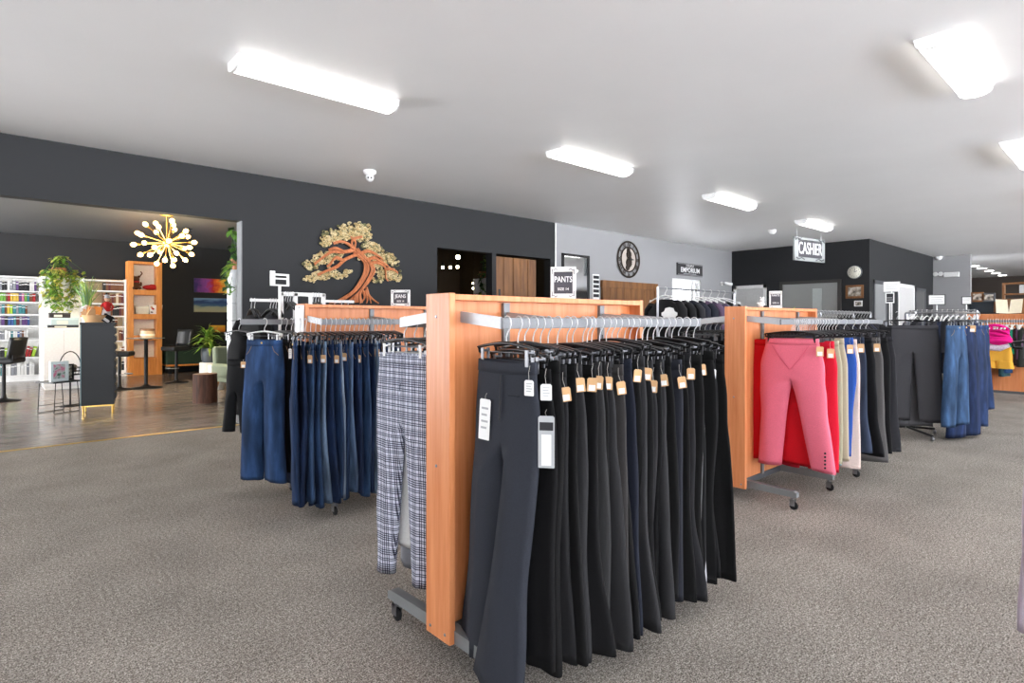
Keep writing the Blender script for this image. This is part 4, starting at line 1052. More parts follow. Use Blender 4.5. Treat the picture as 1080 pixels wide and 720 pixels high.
# plant on the sill of the bright window
x=onY(723,WY); t=thing('window_plant','small yellow green plant on the sill of the bright window','plant',(x,WY-.0,wz0+.05))
MB().lathe([(.07,0),(.09,.14),(.075,.14),(0,.13)],16).build('pot',M['whitemetal'],t)
b=MB()
for k in range(60):
    a=rr.uniform(0,6.28); e_=rr.uniform(.2,1.4); b.leaf((0,0,.15+rr.uniform(0,.25)),(cos(a)*cos(e_),sin(a)*cos(e_)*.4,sin(e_)),rr.uniform(.14,.28),.06,.6,k%2)
b.build('foliage',[M['lgreen'],M['green']],t)
# ================================================================ dark room behind the doorways
t=thing('barn_door','sliding barn door of brown planks in the dark wall doorway','barn door',(E0+.02,WY+.06,0)); wd=onY(567,WY)-E0-.02; ht=2.33
for k in range(5): MB().box(k*wd/5+.002,(k+1)*wd/5-.002,-.02,.02,.02,ht).build('plank',M['oak'],t,.003)
for x in (wd*.2,wd*.44,wd*.80): MB().box(x-.02,x+.02,-.032,-.02,.02,ht).build('batten',M['oak'],t,.003)
MB().box(.06,.10,-.028,-.02,1.52,1.78).build('door_handle',M['black'],t,.002)
xx=onY(513,8.3); t=thing('white_pedestal','white display pedestal beyond the dark doorway','pedestal',(xx,8.3,0)); 
MB().box(-.17,.17,-.17,.17,0,zat(294,xx,8.3)).build('body',M['white'],t,.004); MB().box(-.18,.18,-.18,.18,0,.06).build('plinth',M['white'],t)
def vine(label,x,y,z,n,spread,drop,name='trailing_plant',pot=(.09,.13),seed=0,leaf=.07,up=.18,mats=None,front=False):
    rr=random.Random(seed); t=thing(name,label,'plant',(x,y,z))
    MB().lathe([(pot[0]*.7,0),(pot[0],pot[1]),(pot[0]*.9,pot[1]),(0,pot[1]*.9)],18).build('pot',M['terracotta'],t)
    b=MB(); st=MB()
    for k in range(n):
        a=rr.uniform(0,2*pi) if not front else -pi/2+rr.uniform(-1.25,1.25); r=pot[0]; d=Vector((cos(a),sin(a),0)); L=rr.uniform(.35,1)*drop
        path=[Vector((0,0,pot[1]*.9)),d*r*.8+Vector((0,0,pot[1]+rr.uniform(.02,up))),d*(r+spread*rr.uniform(.3,1))+Vector((0,0,pot[1]*.6))]
        q=path[-1].copy()
        steps=max(2,int(L/.08))
        for s in range(steps): q=q+Vector((rr.uniform(-.03,.03),rr.uniform(-.03,.03),-L/steps)); path.append(q.copy())
        st.tube(path,.004,4)
        for p in path[1:]:
            for _ in range(3):
                a2=rr.uniform(0,2*pi); b.leaf(p+Vector((rr.uniform(-.02,.02),rr.uniform(-.02,.02),rr.uniform(-.02,.03))),(cos(a2),sin(a2),rr.uniform(-.5,.4)),leaf*rr.uniform(.8,1.5),leaf*rr.uniform(.7,1.0),1.0,rr.randrange(3))
    st.build('vines',M['dgreen'],t); b.build('leaves',mats or [M['green'],M['lgreen'],M['dgreen']],t)
    return t
M['terracotta']=mat('terracotta',(176,124,90),.8)
vine('trailing ivy on the white pedestal beyond the dark doorway',xx-.06,8.3,zat(294,xx,8.3),9,.16,.5,seed=21,leaf=.08,up=.3,front=True)
M['bulb']=emis('warm_bulb',(255,206,128),6); M['bulb2']=emis('lit_globe',(255,226,170),26)
for i,(px,py,Y) in enumerate(((483,271,9.4),(467,282,10.2),(475,282,10.2),(482.5,281.5,10.2),(499.5,299,10.4),(499.5,304,10.4))):
    x=onY(px,Y); z=zat(py,x,Y)
    t=thing('pendant_lamp',['large pendant bulb highest in the dark doorway','left of three small spot bulbs in the dark doorway','middle of three small spot bulbs in the dark doorway','right of three small spot bulbs in the dark doorway','upper of two small bulbs beside the ivy','lower of two small bulbs beside the ivy'][i],'lamp',(x,Y,z))
    MB().ball((0,0,0),.045 if i==0 else .03,12).build('bulb',M['bulb2'],t); MB().lathe([(.03,.03),(.034,.08),(.02,.12)],12).build('socket',M['black'],t)
    if i<5: MB().cyl((0,0,.12),(0,0,CEIL+.04-z),.005,n=6).build('cord',M['black'],t)
    else: MB().cyl((0,0,.08),(0,0,.17),.005,n=6).build('cord',M['black'],t)

# ================================================================ carved tree on the wall
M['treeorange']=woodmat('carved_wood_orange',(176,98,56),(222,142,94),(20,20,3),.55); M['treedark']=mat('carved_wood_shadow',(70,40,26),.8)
M['treetan']=mat('carved_wood_tan',(196,170,118),.6,0,.25,20); M['treeolive']=mat('carved_wood_olive',(120,118,80),.6,0,.2,20); M['treeback']=mat('carved_backing',(62,58,42),.8)
xT=onY(372,WY); zT=zat(320,xT,WY)
tree=thing('tree_wall_art','large carved wooden bonsai tree art on the dark wall','wall art',(xT,WY,zT))
def tp(px,py,d=.03):
    x=onY(px,WY); return Vector((x-xT,-d,zat(py,x,WY)-zT))
def smooth_path(P,n=6):
    out=[]
    for i in range(len(P)-1):
        p0=P[max(i-1,0)];p1=P[i];p2=P[i+1];p3=P[min(i+2,len(P)-1)]
        for k in range(n):
            t=k/n; out.append(.5*((2*p1)+(p2-p0)*t+(2*p0-5*p1+4*p2-p3)*t*t+(3*p1-p0-3*p2+p3)*t**3))
    out.append(P[-1]); return out
rr=random.Random(5)
def strand(pts,r0,r1,d0=.03,jit=0):
    P=[tp(a+rr.uniform(-jit,jit),b_+rr.uniform(-jit*.4,jit*.4),d0) for a,b_ in pts]
    Q=smooth_path(P); L=len(Q)
    return Q,[r0+(r1-r0)*i/(L-1) for i in range(L)]
b=MB()
trunk=[(362,319),(374,308),(383,296),(388,285),(385,276),(378,269),(372,262)]
for k in range(11):
    o=(k-5); pts=[(x+o*(1.6 if i==0 else 1.05 if i<4 else .75)*(1.0 if i else 1.5)+ (6 if i==0 and o>0 else 0),y+ (0 if i else abs(o)*.1)) for i,(x,y) in enumerate(trunk)]
    Q,rd=strand(pts,.0145,.010,.03+.016*(1-abs(o)/6)+rr.uniform(0,.02),.7); b.tube(Q,rd,6)
roots=[[(372,311),(362,316),(352,319.5)],[(376,310),(366,318),(362,320)],[(381,306),(383,314),(378,320)],[(384,306),(390,314),(398,320)],[(385,303),(388,313),(390,320)],[(372,310),(356,317),(346,319.8)],[(384,307),(386,315),(385,320)]]
Q,rd=strand([(x+(-2 if i==0 else 0),y) for i,(x,y) in enumerate(trunk)],.09,.05,.012); b.tube(Q,rd,8,flat=.2,mi=1)
for p in roots:
    Q,rd=strand(p,.020,.008,.04); b.tube(Q,rd,6)
b.build('trunk',[M['treeorange'],M['treedark']],tree)
branches=[[(372,263),(366,258),(358,255),(350,257)],[(371,262),(369,256),(372,252),(380,250)],[(372,264),(360,266),(348,266),(336,274),(330,279)],[(376,268),(362,274),(354,281),(342,286),(333,290)],[(378,268),(386,265),(394,268),(402,274)],[(384,276),(392,272),(400,276),(408,281)],[(386,279),(396,277),(404,282),(405,293),(407,296)],[(404,284),(412,284),(418,288)],[(372,262),(373,255),(368,250)],[(362,266),(352,262),(345,264)],[(360,275),(352,272),(346,279),(343,281)]]
for p in branches:
    b=MB()
    for k in range(3):
        Q,rd=strand([(x,y+(k-1)*.9) for x,y in p],.015,.006,.045+.008*k,.5); b.tube(Q,rd,5)
    b.build('branch',M['treeorange'],tree)
# foliage pads: squiggly carved scrolls inside blobs given by centre, radii
M['treepale']=mat('carved_wood_pale',(218,200,156),.6)
def pad(blobs,n,name='foliage_pad'):
    b=MB()
    for (cx,cy,rx_,ry_) in blobs:
        # a thin backing slab with lobed outline
        pts=[]
        for k in range(28):
            a=2*pi*k/28; q=1+.10*sin(5*a+cx)+.07*sin(9*a+cy); p=tp(cx+rx_*q*cos(a)*.92,cy-ry_*q*sin(a)*.92); pts.append((p.x,p.z))
        b.prism(pts[::-1],-.014,-.003,mi=1,axis='Y')
        for _ in range(int(n*rx_*ry_/58)+6):
            a=rr.uniform(0,2*pi); q=sqrt(rr.random()); px,py=cx+rx_*q*cos(a),cy-ry_*q*sin(a)
            P=[]; ang=rr.uniform(0,6.28); s=rr.uniform(.8,1.5); cur=rr.choice((-1,1))*rr.uniform(.7,1.3)
            x,y=px,py
            for i in range(7):
                P.append(tp(x,y,.022+rr.uniform(0,.02))); x+=s*cos(ang); y+=s*.8*sin(ang); ang+=cur
            b.tube(P,.0078,5,mi=rr.choice((0,0,3,2,2)))
    b.build(name,[M['treetan'],M['treeback'],M['treepale'],M['treeolive']],tree)
pad([(372,242,18,7),(352,249,14,7),(342,256,5.5,5),(382,249,10,6),(370,249,12,5)],52)
pad([(342,272,13,6),(327,279,8,5),(352,268,9,4)],52)
pad([(336,291,11,4.5),(325,294,6,3.2),(348,287,7,3.5),(358,291,9,1.8),(366,286.5,5,1.4)],52)
pad([(390,260,9,5),(398,266,8,5),(406,272,9,5.5),(414,276,5,3.5)],52)
pad([(412,288,8,6.5),(402,289,5,4.5),(418,293,5,3.5)],52)
pad([(397,296,7,2),(392,286,3,3)],40)
pad([(385,271,7,4),(396,279,8,5)],45)

# ================================================================ white tube rack and frames behind the jeans rack
gy=5.05
t=thing('white_rack','white tube clothes rack with stepped arms behind the jeans rack','clothes rack',(onY(296,gy),gy,0))
def gxx(px): return onY(px,gy)-onY(296,gy)
zH=zat(309,onY(318,gy),gy); zL=zat(317,onY(318,gy),gy)
for px in (296.5,311.5,341): 
    o=MB().box(gxx(px)-.016,gxx(px)+.016,-.016,.016,.05,zH).build('post',M['white'],t,.003)
MB().box(gxx(295),gxx(342),-.016,.016,zH-.03,zH+.004).build('top_bar',M['white'],t,.003)
for a,b_,zz in ((264,297,zL),(341,373,zL+.005)): MB().box(gxx(a),gxx(b_),-.012,.012,zz-.016,zz+.008).build('side_arm',M['white'],t,.002)
MB().box(gxx(326),gxx(329),-.012,.012,zH-.30,zH).build('mid_strut',M['white'],t)
for px in (296.5,341): MB().box(gxx(px)-.02,gxx(px)+.02,-.30,.30,.0,.05).build('foot',M['white'],t,.004)
for i,px in enumerate((265,268.5,285,288,291,294,301,303.5,306,309,330,333,336,352,359,366)):
    z=(zL if px<297 or px>342 else zH-.03)
    x=onY(px,gy)
    if 297<px<342: MBr=0
    hanger(x,gy,z+.010 if not 297<px<342 else zH+.006,RZ+R.uniform(-.2,.2),f'dark hanger on the white tube rack, {ORD[i+1]} from the left','hangers on the white tube rack',w=.2,style='shirt',clips=0)
for i,px in enumerate((265.5,286,292,331,336)):
    x=onY(px,gy); top((x,gy,(zL if not 297<px<342 else zH)-.11),RZ+R.uniform(-.2,.2),f'black top on the white tube rack, {ORD[i+1]} from the left','top',fabric([(22,22,24),(40,40,46)][i%2]),'tops on the white tube rack',w=.40,L=.7,sleeve=.3,T=.03,seed=970+i)
# white sign frame on a stick
fx=onY(295,4.75); t=thing('sign_stand','small white empty sign frame on a stick above the jeans rack','sign',(fx,4.75,0),face(fx,4.75)+.5)
z0,z1=zat(301.5,fx,4.75),zat(286,fx,4.75)
MB().cyl((0,0,.01),(0,0,z0+.01),.011,n=10).build('post',M['white'],t); MB().lathe([(.15,0),(.15,.012),(.02,.02)],20).build('base',M['white'],t)
b=MB(); w_=.078; b.box(-w_,-w_+.035,-.01,.01,z0,z1); b.box(w_-.014,w_,-.01,.01,z0,z1-.02); b.box(-w_,w_,-.01,.01,z0,z0+.012); b.box(-w_,w_,-.01,.01,z1-.035,z1-.02); b.box(-w_,w_,-.01,.01,(z0+z1)/2-.006,(z0+z1)/2+.006); b.build('frame',M['white'],t)
# thin white patch on the jeans rack's end panel, and black garments left of it
t=thing('white_patch','blank white patch on the end panel of the jeans rack','card',(1.571,3.905,1.03),0)
b=MB(); b.box(-.006,.0,-.07,.07,.10,.325); b.build('card',M['paper'],t)
q=MB(); q.lathe([(.006,0),(.005,.004)],10); q.build('pin',M['chrome'],t,0,(-.006,.0,.31)).rotation_euler=(0,-pi/2,0)
bx=onY(252,4.62)
top((bx,4.62,1.19),RZ+.3,'long black coat hanging at the left end behind the wide jeans','coat',blackf,None,w=.20,L=.62,sleeve=.0,T=.05,seed=980,name='hanging_coat')
trousers((onY(250,4.42),4.42,.97),RZ+.6,'black folded trousers with kraft label hanging lowest beside the white block pillar',(18,18,20),None,w=.15,hip=.17,knee=.085,hem=.085,length=.52,rise=.22,T=.018,seed=981,tags=[(.08,-.035,-.01,dict(kind='kraft',rz=.1,sw=.04,sh=.045,string=.015))])
hanger(bx,4.62,1.2625,RZ+.3,'black hanger at the left end of the jeans rack far rail','hangers on the jeans rack',w=.172)

# ================================================================ lounge
# white block pillar behind the wall end
px0=onY(243,7.62); t=thing('block_pillar','white painted block pillar beside the wide opening','pillar',(px0,7.56,0))
for k in range(9):
    MB().box(0,.30,0,.20,k*.209,(k+1)*.209-.006).build('block',mat('white_block',(228,230,232),.7,0,.04,20) if k==0 else bpy.data.materials['white_block'],t,.006)
vine('trailing heartleaf plant on top of the white block pillar',px0+.10,7.66,1.881,14,.05,.50,seed=33,leaf=.10,up=.40)
# bookcases
SH=[]
def book(x,y,z,w,h,d,col,label,group,lean=0,rz=0):
    k=tuple(col)
    if k not in FABS: FABS[k]=mat('book_cover',col,.5,0,.1,60)
    b=MB(); c=.003
    b.box(-w/2,-w/2+c,0,d,0,h); b.box(w/2-c,w/2,0,d,0,h); b.box(-w/2,w/2,0,c,0,h); b.box(-w/2+c,w/2-c,c,d-.004,.004,h-.005,1)
    b.box(-w/2-.0004,w/2+.0004,-.0006,0,h*.72,h*.80,2)
    o=b.build('book',[FABS[k],M['pages'],M['letter']]); o.location=(x,y,z); o.rotation_euler=(0,lean,rz); tag(o,label,'book',group); return o
M['pages']=mat('book_pages',(228,222,206),.9)
CN={'red':(168,44,44),'teal':(58,128,134),'white':(226,226,222),'black':(34,34,38),'blue':(60,92,150),'purple':(96,66,120),'yellow':(214,180,70),'green':(110,160,66),'lime':(160,196,60),'grey':(140,142,148),'brown':(120,76,50),'cream':(214,200,172),'pink':(206,120,150),'maroon':(98,40,44)}
def bookcase(label,x0,x1,y,H,n,mside,d=.32,zs=None,back=None):
    t=thing('bookcase',label,'bookcase',(x0,y,0)); W=x1-x0
    for x in (0,W-.035): MB().box(x,x+.035,0,d,0,H).build('side_panel',mside,t,.002)
    MB().box(.035,W-.035,d-.015,d,0,H).build('back_panel',back or mside,t)
    zs=zs or [.10+(H-.16)*k/n for k in range(n+1)]
    for k,z in enumerate(zs): MB().box(.035,W-.035,0.002,d-.015,z-.03,z).build('shelf',mside,t,.002)
    MB().box(.035,W-.035,.02,.035,0,zs[0]-.03).build('kick_board',mside,t)
    return zs
bcx0,bcx1=-.35,onY(43.5,15.6)
zz=[.13]+[zat(p,.5,15.6) for p in (376.5,358,343,331,318,306.5)]+[2.16]
zz=bookcase('tall white bookcase of colourful books at the left edge','x' and bcx0,bcx1,15.6,2.18,7,M['white'],zs=zz)
pal=[['white','grey','white','teal','grey','white','pink','grey'],['red','white','pink','red','black','lime','green','lime','green'],['cream','teal','white','green','blue','grey','brown','white'],['blue','purple','teal','maroon','grey','purple','black'],['yellow','lime','teal','grey','teal','brown','red'],['yellow','yellow','white','purple','pink','green','teal','brown','red'],['white','grey','purple','black','black','grey','black','white']]
rr=random.Random(12)
for s in range(7):
    x=-.02+rr.uniform(0,.03); i=0; top_=zz[s+1]-.035-zz[s]
    end=bcx1-.06-(.12 if s in (2,3,4) else 0)
    while x<end:
        w=rr.uniform(.028,.052)*(1.15 if s<2 else 1); h=min(top_-.02,rr.uniform(.17,.23)*(1.25 if s==0 else 1.05 if s==1 else .92)); cn=pal[s][(i+rr.randrange(2))%len(pal[s])]
        if x+w>end: break
        i+=1
        lean=.22 if (s==1 and x>.42) else 0
        book(x+w/2,15.63,zz[s]+(.006 if lean else .001),w,h,rr.uniform(.14,.19),CN[cn],f'{cn} book, {ORD[i]} from left on {["bottom","second lowest","third lowest","middle","third highest","second highest","top"][s]} shelf of the left bookcase','books on the left white bookcase',lean)
        x+=w+(.003 if not lean else .012)
# tall white cabinet with plant and lower cabinet in front
a0,a1=onY(44,13.9),onY(85.5,13.9)
t=thing('tall_cabinet','tall white cabinet side below the trailing plant','cabinet',(a0,13.9,0)); w_=a1-a0; ct=zat(292,(a0+a1)/2,13.9)
MB().box(0,w_,0,.5,.06,ct-.03).build('body',M['white'],t,.003); MB().box(-.01,w_+.01,-.01,.5,ct-.03,ct).build('top',M['white'],t,.003); MB().box(.02,w_-.02,.02,.48,0,.06).build('plinth',M['white'],t)
l0,l1=onY(46,13.35),onY(88,13.35); lt=zat(345.5,(l0+l1)/2,13.35)
t=thing('low_cabinet','low white cabinet standing before the tall white cabinet','cabinet',(l0,13.35,0)); w_=l1-l0
MB().box(0,w_,0,.45,.05,lt-.025).build('body',mat('white_cabinet',(222,222,224),.5),t,.003); MB().box(-.01,w_+.01,-.012,.46,lt-.025,lt).build('top',M['white'],t,.003); MB().box(.02,w_-.02,.02,.43,0,.05).build('plinth',M['white'],t)
MB().box(w_/2-.002,w_/2+.002,-.003,0,.08,lt-.05).build('door_gap',M['greyink'],t)
bx=(l0+l1)/2
for i,(dx,z,w2,h2,c,l) in enumerate(((.0,0,.44,.05,(50,54,58),'dark flat box lowest on the low white cabinet'),(.02,.051,.40,.13,(176,196,200),'pale teal box with printed picture on the low white cabinet'),(-.05,.182,.30,.09,(40,36,36),'black and cream box topmost on the low white cabinet'))):
    t=thing('storage_box',l,'box',(bx+dx,13.5,lt+z)); MB().box(-w2/2,w2/2,-.11,.14,0,h2*.72).build('body',mat('box_card',c,.6),t,.003); MB().box(-w2/2-.004,w2/2+.004,-.114,.144,h2*.72,h2).build('lid',mat('box_lid',tuple(min(255,x+20) for x in c),.6),t,.003)
    MB().box(-w2*.3,w2*.1,-.112,-.11,h2*.15,h2*.6).build('label_print',M['pages'],t)
pxm=onY(63,13.95); vine('large trailing pothos in a basket on the tall white cabinet',pxm,14.04,ct,24,.30,.75,seed=44,leaf=.085,pot=(.12,.18),up=.22,front=True,mats=[M['green'],M['lgreen'],mat('leaf_yellow',(196,190,96),.6)])
# second bookcase of brown books
c0,c1=onY(87,15.6),onY(133.5,15.6); zb2=[.13,.45,.80,1.12,1.36,1.64,1.92,2.15]
bookcase('white bookcase of brown books behind the black counter','x' and c0,c1,15.6,2.18,7,M['white'],zs=zb2,back=mat('warm_back',(214,196,164),.6))
for s in range(7):
    x=c0+.38+(.0 if s>2 else .30); i=0
    while x<c1-.08:
        w=rr.uniform(.028,.05); h=min(zb2[s+1]-zb2[s]-.05,rr.uniform(.19,.24)); cn=rr.choice(['brown','brown','maroon','cream','black','brown','cream'])
        if s in (3,) and i>5: break
        i+=1
        book(x+w/2,15.66,zb2[s]+.001,w,h,rr.uniform(.14,.18),CN[cn],f'{cn} book, {ORD[i]} from left on {["bottom","second lowest","third lowest","middle","third highest","second highest","top"][s]} shelf of the brown book case','books on the brown book case')
        x+=w+.003
# orange display shelf
o0,o1=onY(135,15.5),onY(171,15.5)
M['orange']=woodmat('orange_wood',(196,120,52),(226,150,78),(20,20,1.5),.4)
t=thing('display_shelf','tall orange wood display shelf with white back','shelf',(o0,15.5,0)); w_=o1-o0; oh=2.6
zo=[zat(p,(o0+o1)/2,15.5) for p in (353.5,331,305.5)]
for x in (0,w_-.11): MB().box(x,x+.11,0,.34,0,oh).build('side_panel',M['orange'],t,.004)
MB().box(.11,w_-.11,.29,.34,0,oh).build('back_panel',M['white'],t)
MB().box(.11,w_-.11,0,.34,oh-.06,oh).build('top_rail',M['orange'],t,.003)
MB().box(.11,w_-.11,0,.34,0,.40).build('bottom_panel',M['orange'],t,.003)
for z in zo: MB().box(.11,w_-.11,0,.33,z-.12,z).build('shelf',M['orange'],t,.003)
# things on the display shelf
t=thing('plush_toy','small brown and red plush toy sitting on the display shelf','toy',(o0+.17,15.6,zo[2]))
bb=mat('brown_plush',(96,62,40),.95); rd=mat('red_plush',(186,36,36),.9)
b=MB(); b.ball((0,0,.10),.085,12,sc=(1,.8,1.15)); b.ball((0,-.01,.24),.07,12); b.ball((-.055,0,.30),.028,8); b.ball((.055,0,.30),.028,8); b.ball((-.09,-.03,.13),.035,8,sc=(.7,.7,1.5)); b.ball((.09,-.03,.13),.035,8,sc=(.7,.7,1.5)); b.ball((-.06,-.09,.035),.04,8,sc=(.8,1.4,.8)); b.ball((.06,-.09,.035),.04,8,sc=(.8,1.4,.8)); b.build('body',bb,t)
MB().tube([(.06*cos(a*.7),-.02+.06*sin(a*.7),.18) for a in range(9)],.016,6,closed=True).build('scarf',rd,t)
MB().tube([(-.07,0,.30),(-.12,0,.38),(-.09,0,.42)],.014,6).build('antler',bb,t); MB().tube([(.07,0,.30),(.12,0,.38),(.09,0,.42)],.014,6).build('antler',bb,t)
t=thing('red_shoe','small red bowl shaped cushion beside the plush toy','cushion',(o0+.45,15.62,zo[2])); MB().ball((0,0,.06),.13,14,sc=(1.2,.9,.46)).build('body',rd,t); MB().ball((.05,0,.10),.07,12,sc=(1.2,.9,.5)).build('tuft',rd,t)
t=thing('gift_box','cream box at the left on the second display shelf','box',(o0+.28,15.6,zo[1])); MB().box(-.13,.13,-.06,.08,0,.17).build('body',mat('cream_box',(214,204,186),.7),t,.004); MB().box(-.134,.134,-.064,.084,.13,.178).build('lid',M['pages'],t)
t=thing('gift_bag','white gift bag with coloured print on the second display shelf','bag',(o0+.55,15.6,zo[1])); MB().prism([(-.12,0),(.12,0),(.14,.21),(-.14,.21)],-.05,.05,axis='Y').build('body',M['paper'],t)
q=MB(); rr2=random.Random(3)
for k in range(9): q.cbox((rr2.uniform(-.09,.09),-.052,rr2.uniform(.04,.18)),(rr2.uniform(.02,.05),.004,rr2.uniform(.02,.05)),mi=k%3,ry=rr2.uniform(0,1))
q.build('print',[rd,M['ink'],M['kraft']],t); MB().tube([(-.05,0,.21),(-.04,0,.27),(.04,0,.27),(.05,0,.21)],.005,5).build('handle',M['string'],t)
# black counter cabinet with brass legs
k0=pw(85.6,7.66); k1=pw(120,7.85)
kd=math.atan2(k1[1]-k0[1],k1[0]-k0[0]); kw=.36
t=thing('counter_cabinet','dark navy counter cabinet with brass legs before the bookcases','cabinet',(k0[0],k0[1],0),kd)
nv=mat('navy_lacquer',(20,24,27),.45); tl=mat('teal_lacquer',(96,128,136),.4); kh=zat(340,*k0)
MB().box(0,kw,.0,.42,.12,kh-.03).build('body',nv,t,.003); MB().box(-.012,.0,.0,.42,.12,kh-.03).build('side_panel',tl,t); MB().box(-.015,kw+.015,-.012,.43,kh-.03,kh).build('top',nv,t,.003)
b=MB()
for i in range(9): z=.18+.11*i; b.prism([(kw,z),(kw+.02,z+.02),(kw+.02,z+.08),(kw,z+.105)],.01,.41,axis='Y')
b.build('fluted_edge',nv,t)
for x,y in ((.02,.03),(kw-.02,.03),(.02,.39),(kw-.02,.39)): MB().cyl((x,y,0),(x,y,.12),.010,.013,n=10).build('leg',M['gold'],t)
MB().box(.0,kw,.02,.035,.10,.12).build('leg_rail',M['gold'],t)
def on_counter(dx,dy): return (k0[0]+dx*cos(kd)-dy*sin(kd),k0[1]+dx*sin(kd)+dy*cos(kd),kh)
t=thing('gift_basket','wicker basket of orange and white packets on the navy counter','basket',on_counter(.13,.16),kd)
MB().lathe([(.10,0),(.14,.09),(.145,.10),(.13,.095),(0,.05)],18).build('basket',M['kraft'],t)
b=MB()
for k in range(9): b.cbox((rr2.uniform(-.10,.10),rr2.uniform(-.06,.06),.11+rr2.uniform(0,.06)),(.09,.03,.11),mi=k%3,ry=rr2.uniform(-.9,.9),rz=rr2.uniform(-.5,.5))
b.build('packets',[mat('orange_packet',(214,130,50),.4),M['paper'],M['kraft']],t)
t=thing('grass_plant','tall green grass plant at the back of the navy counter','plant',on_counter(.04,.34),kd)
MB().lathe([(.05,0),(.065,.10),(.055,.10),(0,.09)],16).build('pot',M['white'],t)
b=MB()
for k in range(70):
    a=rr2.uniform(0,6.28); L=rr2.uniform(.3,.55); s=rr2.uniform(.02,.14); w2=.006
    b.tube([(0.02*cos(a),.02*sin(a),.09),(s*.5*cos(a),s*.5*sin(a),.09+L*.6),(s*1.4*cos(a),s*1.4*sin(a),.09+L)],[w2,w2*.8,.001],4,mi=k%2)
b.build('blades',[mat('grass_blade',(110,146,96),.6),M['lgreen']],t)
t=thing('figurine','standing figurine in red jacket on the navy counter','figurine',on_counter(.27,.24),kd)
b=MB(); b.tube([(-.025,0,0),(-.022,0,.10),(-.015,0,.17)],[.016,.018,.022],8); b.tube([(.025,0,0),(.022,0,.10),(.015,0,.17)],[.016,.018,.022],8); b.build('trousers',M['greyink'],t)
MB().tube([(0,0,.15),(0,0,.22),(0,0,.27),(0,0,.285)],[.036,.046,.040,.02],12).build('jacket',rd,t)
b=MB(); b.tube([(.04,0,.265),(.07,-.01,.21),(.05,-.05,.17)],[.016,.014,.012],7); b.tube([(-.04,0,.265),(-.07,-.01,.21),(-.05,-.05,.18)],[.016,.014,.012],7); b.build('sleeves',rd,t)
b=MB(); b.ball((0,0,.32),.032,10); b.build('head',mat('figurine_skin',(200,160,130),.6),t)
b=MB(); b.lathe([(.05,.335),(.03,.345),(.028,.38),(.0,.385)],14); b.build('hat',M['greycard'],t)
t=thing('leaning_card','dark and white card leaning at the right on the navy counter','card',on_counter(.26,.10),kd+.3)
o=MB().box(-.06,.06,-.004,.004,0,.12).build('card',M['black'],t); o.rotation_euler=(-.35,.5,0); o=MB().box(-.05,.05,-.006,-.004,.01,.05).build('print',M['paper'],t); o.rotation_euler=(-.35,.7,0)
# black wire side table with framed picture
s0=fl(57,437); s1=fl(84,433); sd=math.atan2(s1[1]-s0[1],s1[0]-s0[0]); sw=sqrt((s1[0]-s0[0])**2+(s1[1]-s0[1])**2); sh=zat(403,*s0)
t=thing('side_table','low black wire table in front of the navy counter','table',(s0[0],s0[1],0),sd)
MB().box(-.02,sw+.02,-.02,.32,sh-.02,sh).build('table_top',M['black'],t,.003)
for y in (0,.30):
    for x,xx2 in ((0,.02),(sw,sw-.03)): MB().tube([(x,y,0.008),(xx2,y,sh-.02)],.006,6).build('leg',M['blackmetal'],t)
    MB().tube([(0,y,.008),(sw,y,.008)],.006,6).build('foot_bar',M['blackmetal'],t); MB().tube([(.005,y,.10),(sw-.01,y,.10)],.005,6).build('cross_bar',M['blackmetal'],t)
def on_tab(dx,dy): return (s0[0]+dx*cos(sd)-dy*sin(sd),s0[1]+dx*sin(sd)+dy*cos(sd),sh)
t=picture('white framed flower picture on the low black table',*on_tab(.11,.08)[:2],sh,sh+.27,.24,sd,M['white'],[(.38,(70,104,80)),(.5,(200,196,190)),(.62,(214,110,140))],name='framed_picture')
t=picture('small dark framed picture beside the flower picture',*on_tab(.29,.14)[:2],sh,sh+.22,.13,sd+.3,M['black'],ART,name='framed_picture')
# black wire basket on a stand behind it
b0=fl(74,428); bz=zat(395,*b0)
t=thing('basket_stand','black wire basket with arched handle on a slim stand','basket',(b0[0],b0[1],0),sd)
b=MB(); n=20
for z,r in ((0,.15),(.05,.165),(.10,.175)): b.tube([(r*cos(2*pi*k/n),r*.7*sin(2*pi*k/n),bz+z) for k in range(n)],.006,5,closed=True)
for k in range(n): b.tube([(.15*cos(2*pi*k/n),.105*sin(2*pi*k/n),bz),(.175*cos(2*pi*k/n),.122*sin(2*pi*k/n),bz+.10)],.003,4)
b.lathe([(0,bz),(.148,bz)],20); b.build('basket',M['blackmetal'],t)
MB().tube([(.17*cos(pi*k/12)*.95,0,bz+.08+.26*sin(pi*k/12)) for k in range(13)],.008,6).build('handle',M['blackmetal'],t)
MB().cyl((0,0,.02),(0,0,bz),.012,n=8).build('post',M['blackmetal'],t); MB().lathe([(.12,0),(.12,.012),(.02,.02)],18).build('base',M['blackmetal'],t)
for k in range(3):
    tt=thing('scarf_roll',['brown rolled cloth lying left in the black wire basket','dark rolled cloth lying across the black wire basket','grey rolled cloth lying right in the black wire basket'][k],'cloth',(b0[0]+(-.05+.05*k)*cos(sd),b0[1]+(-.05+.05*k)*sin(sd),bz+.05+.02*k),sd+.5*k)
    MB().tube([(-.11,0,0),(-.03,.01,.012),(.05,-.01,.02),(.12,0,.01)],[.03,.036,.036,.028],10).build('roll',fabric([(120,84,60),(52,46,46),(96,92,90)][k]),tt); MB().tube([(.0,-.036,.012),(.0,0,.05),(.0,.036,.012)],.006,5).build('tie',M['string'],tt)
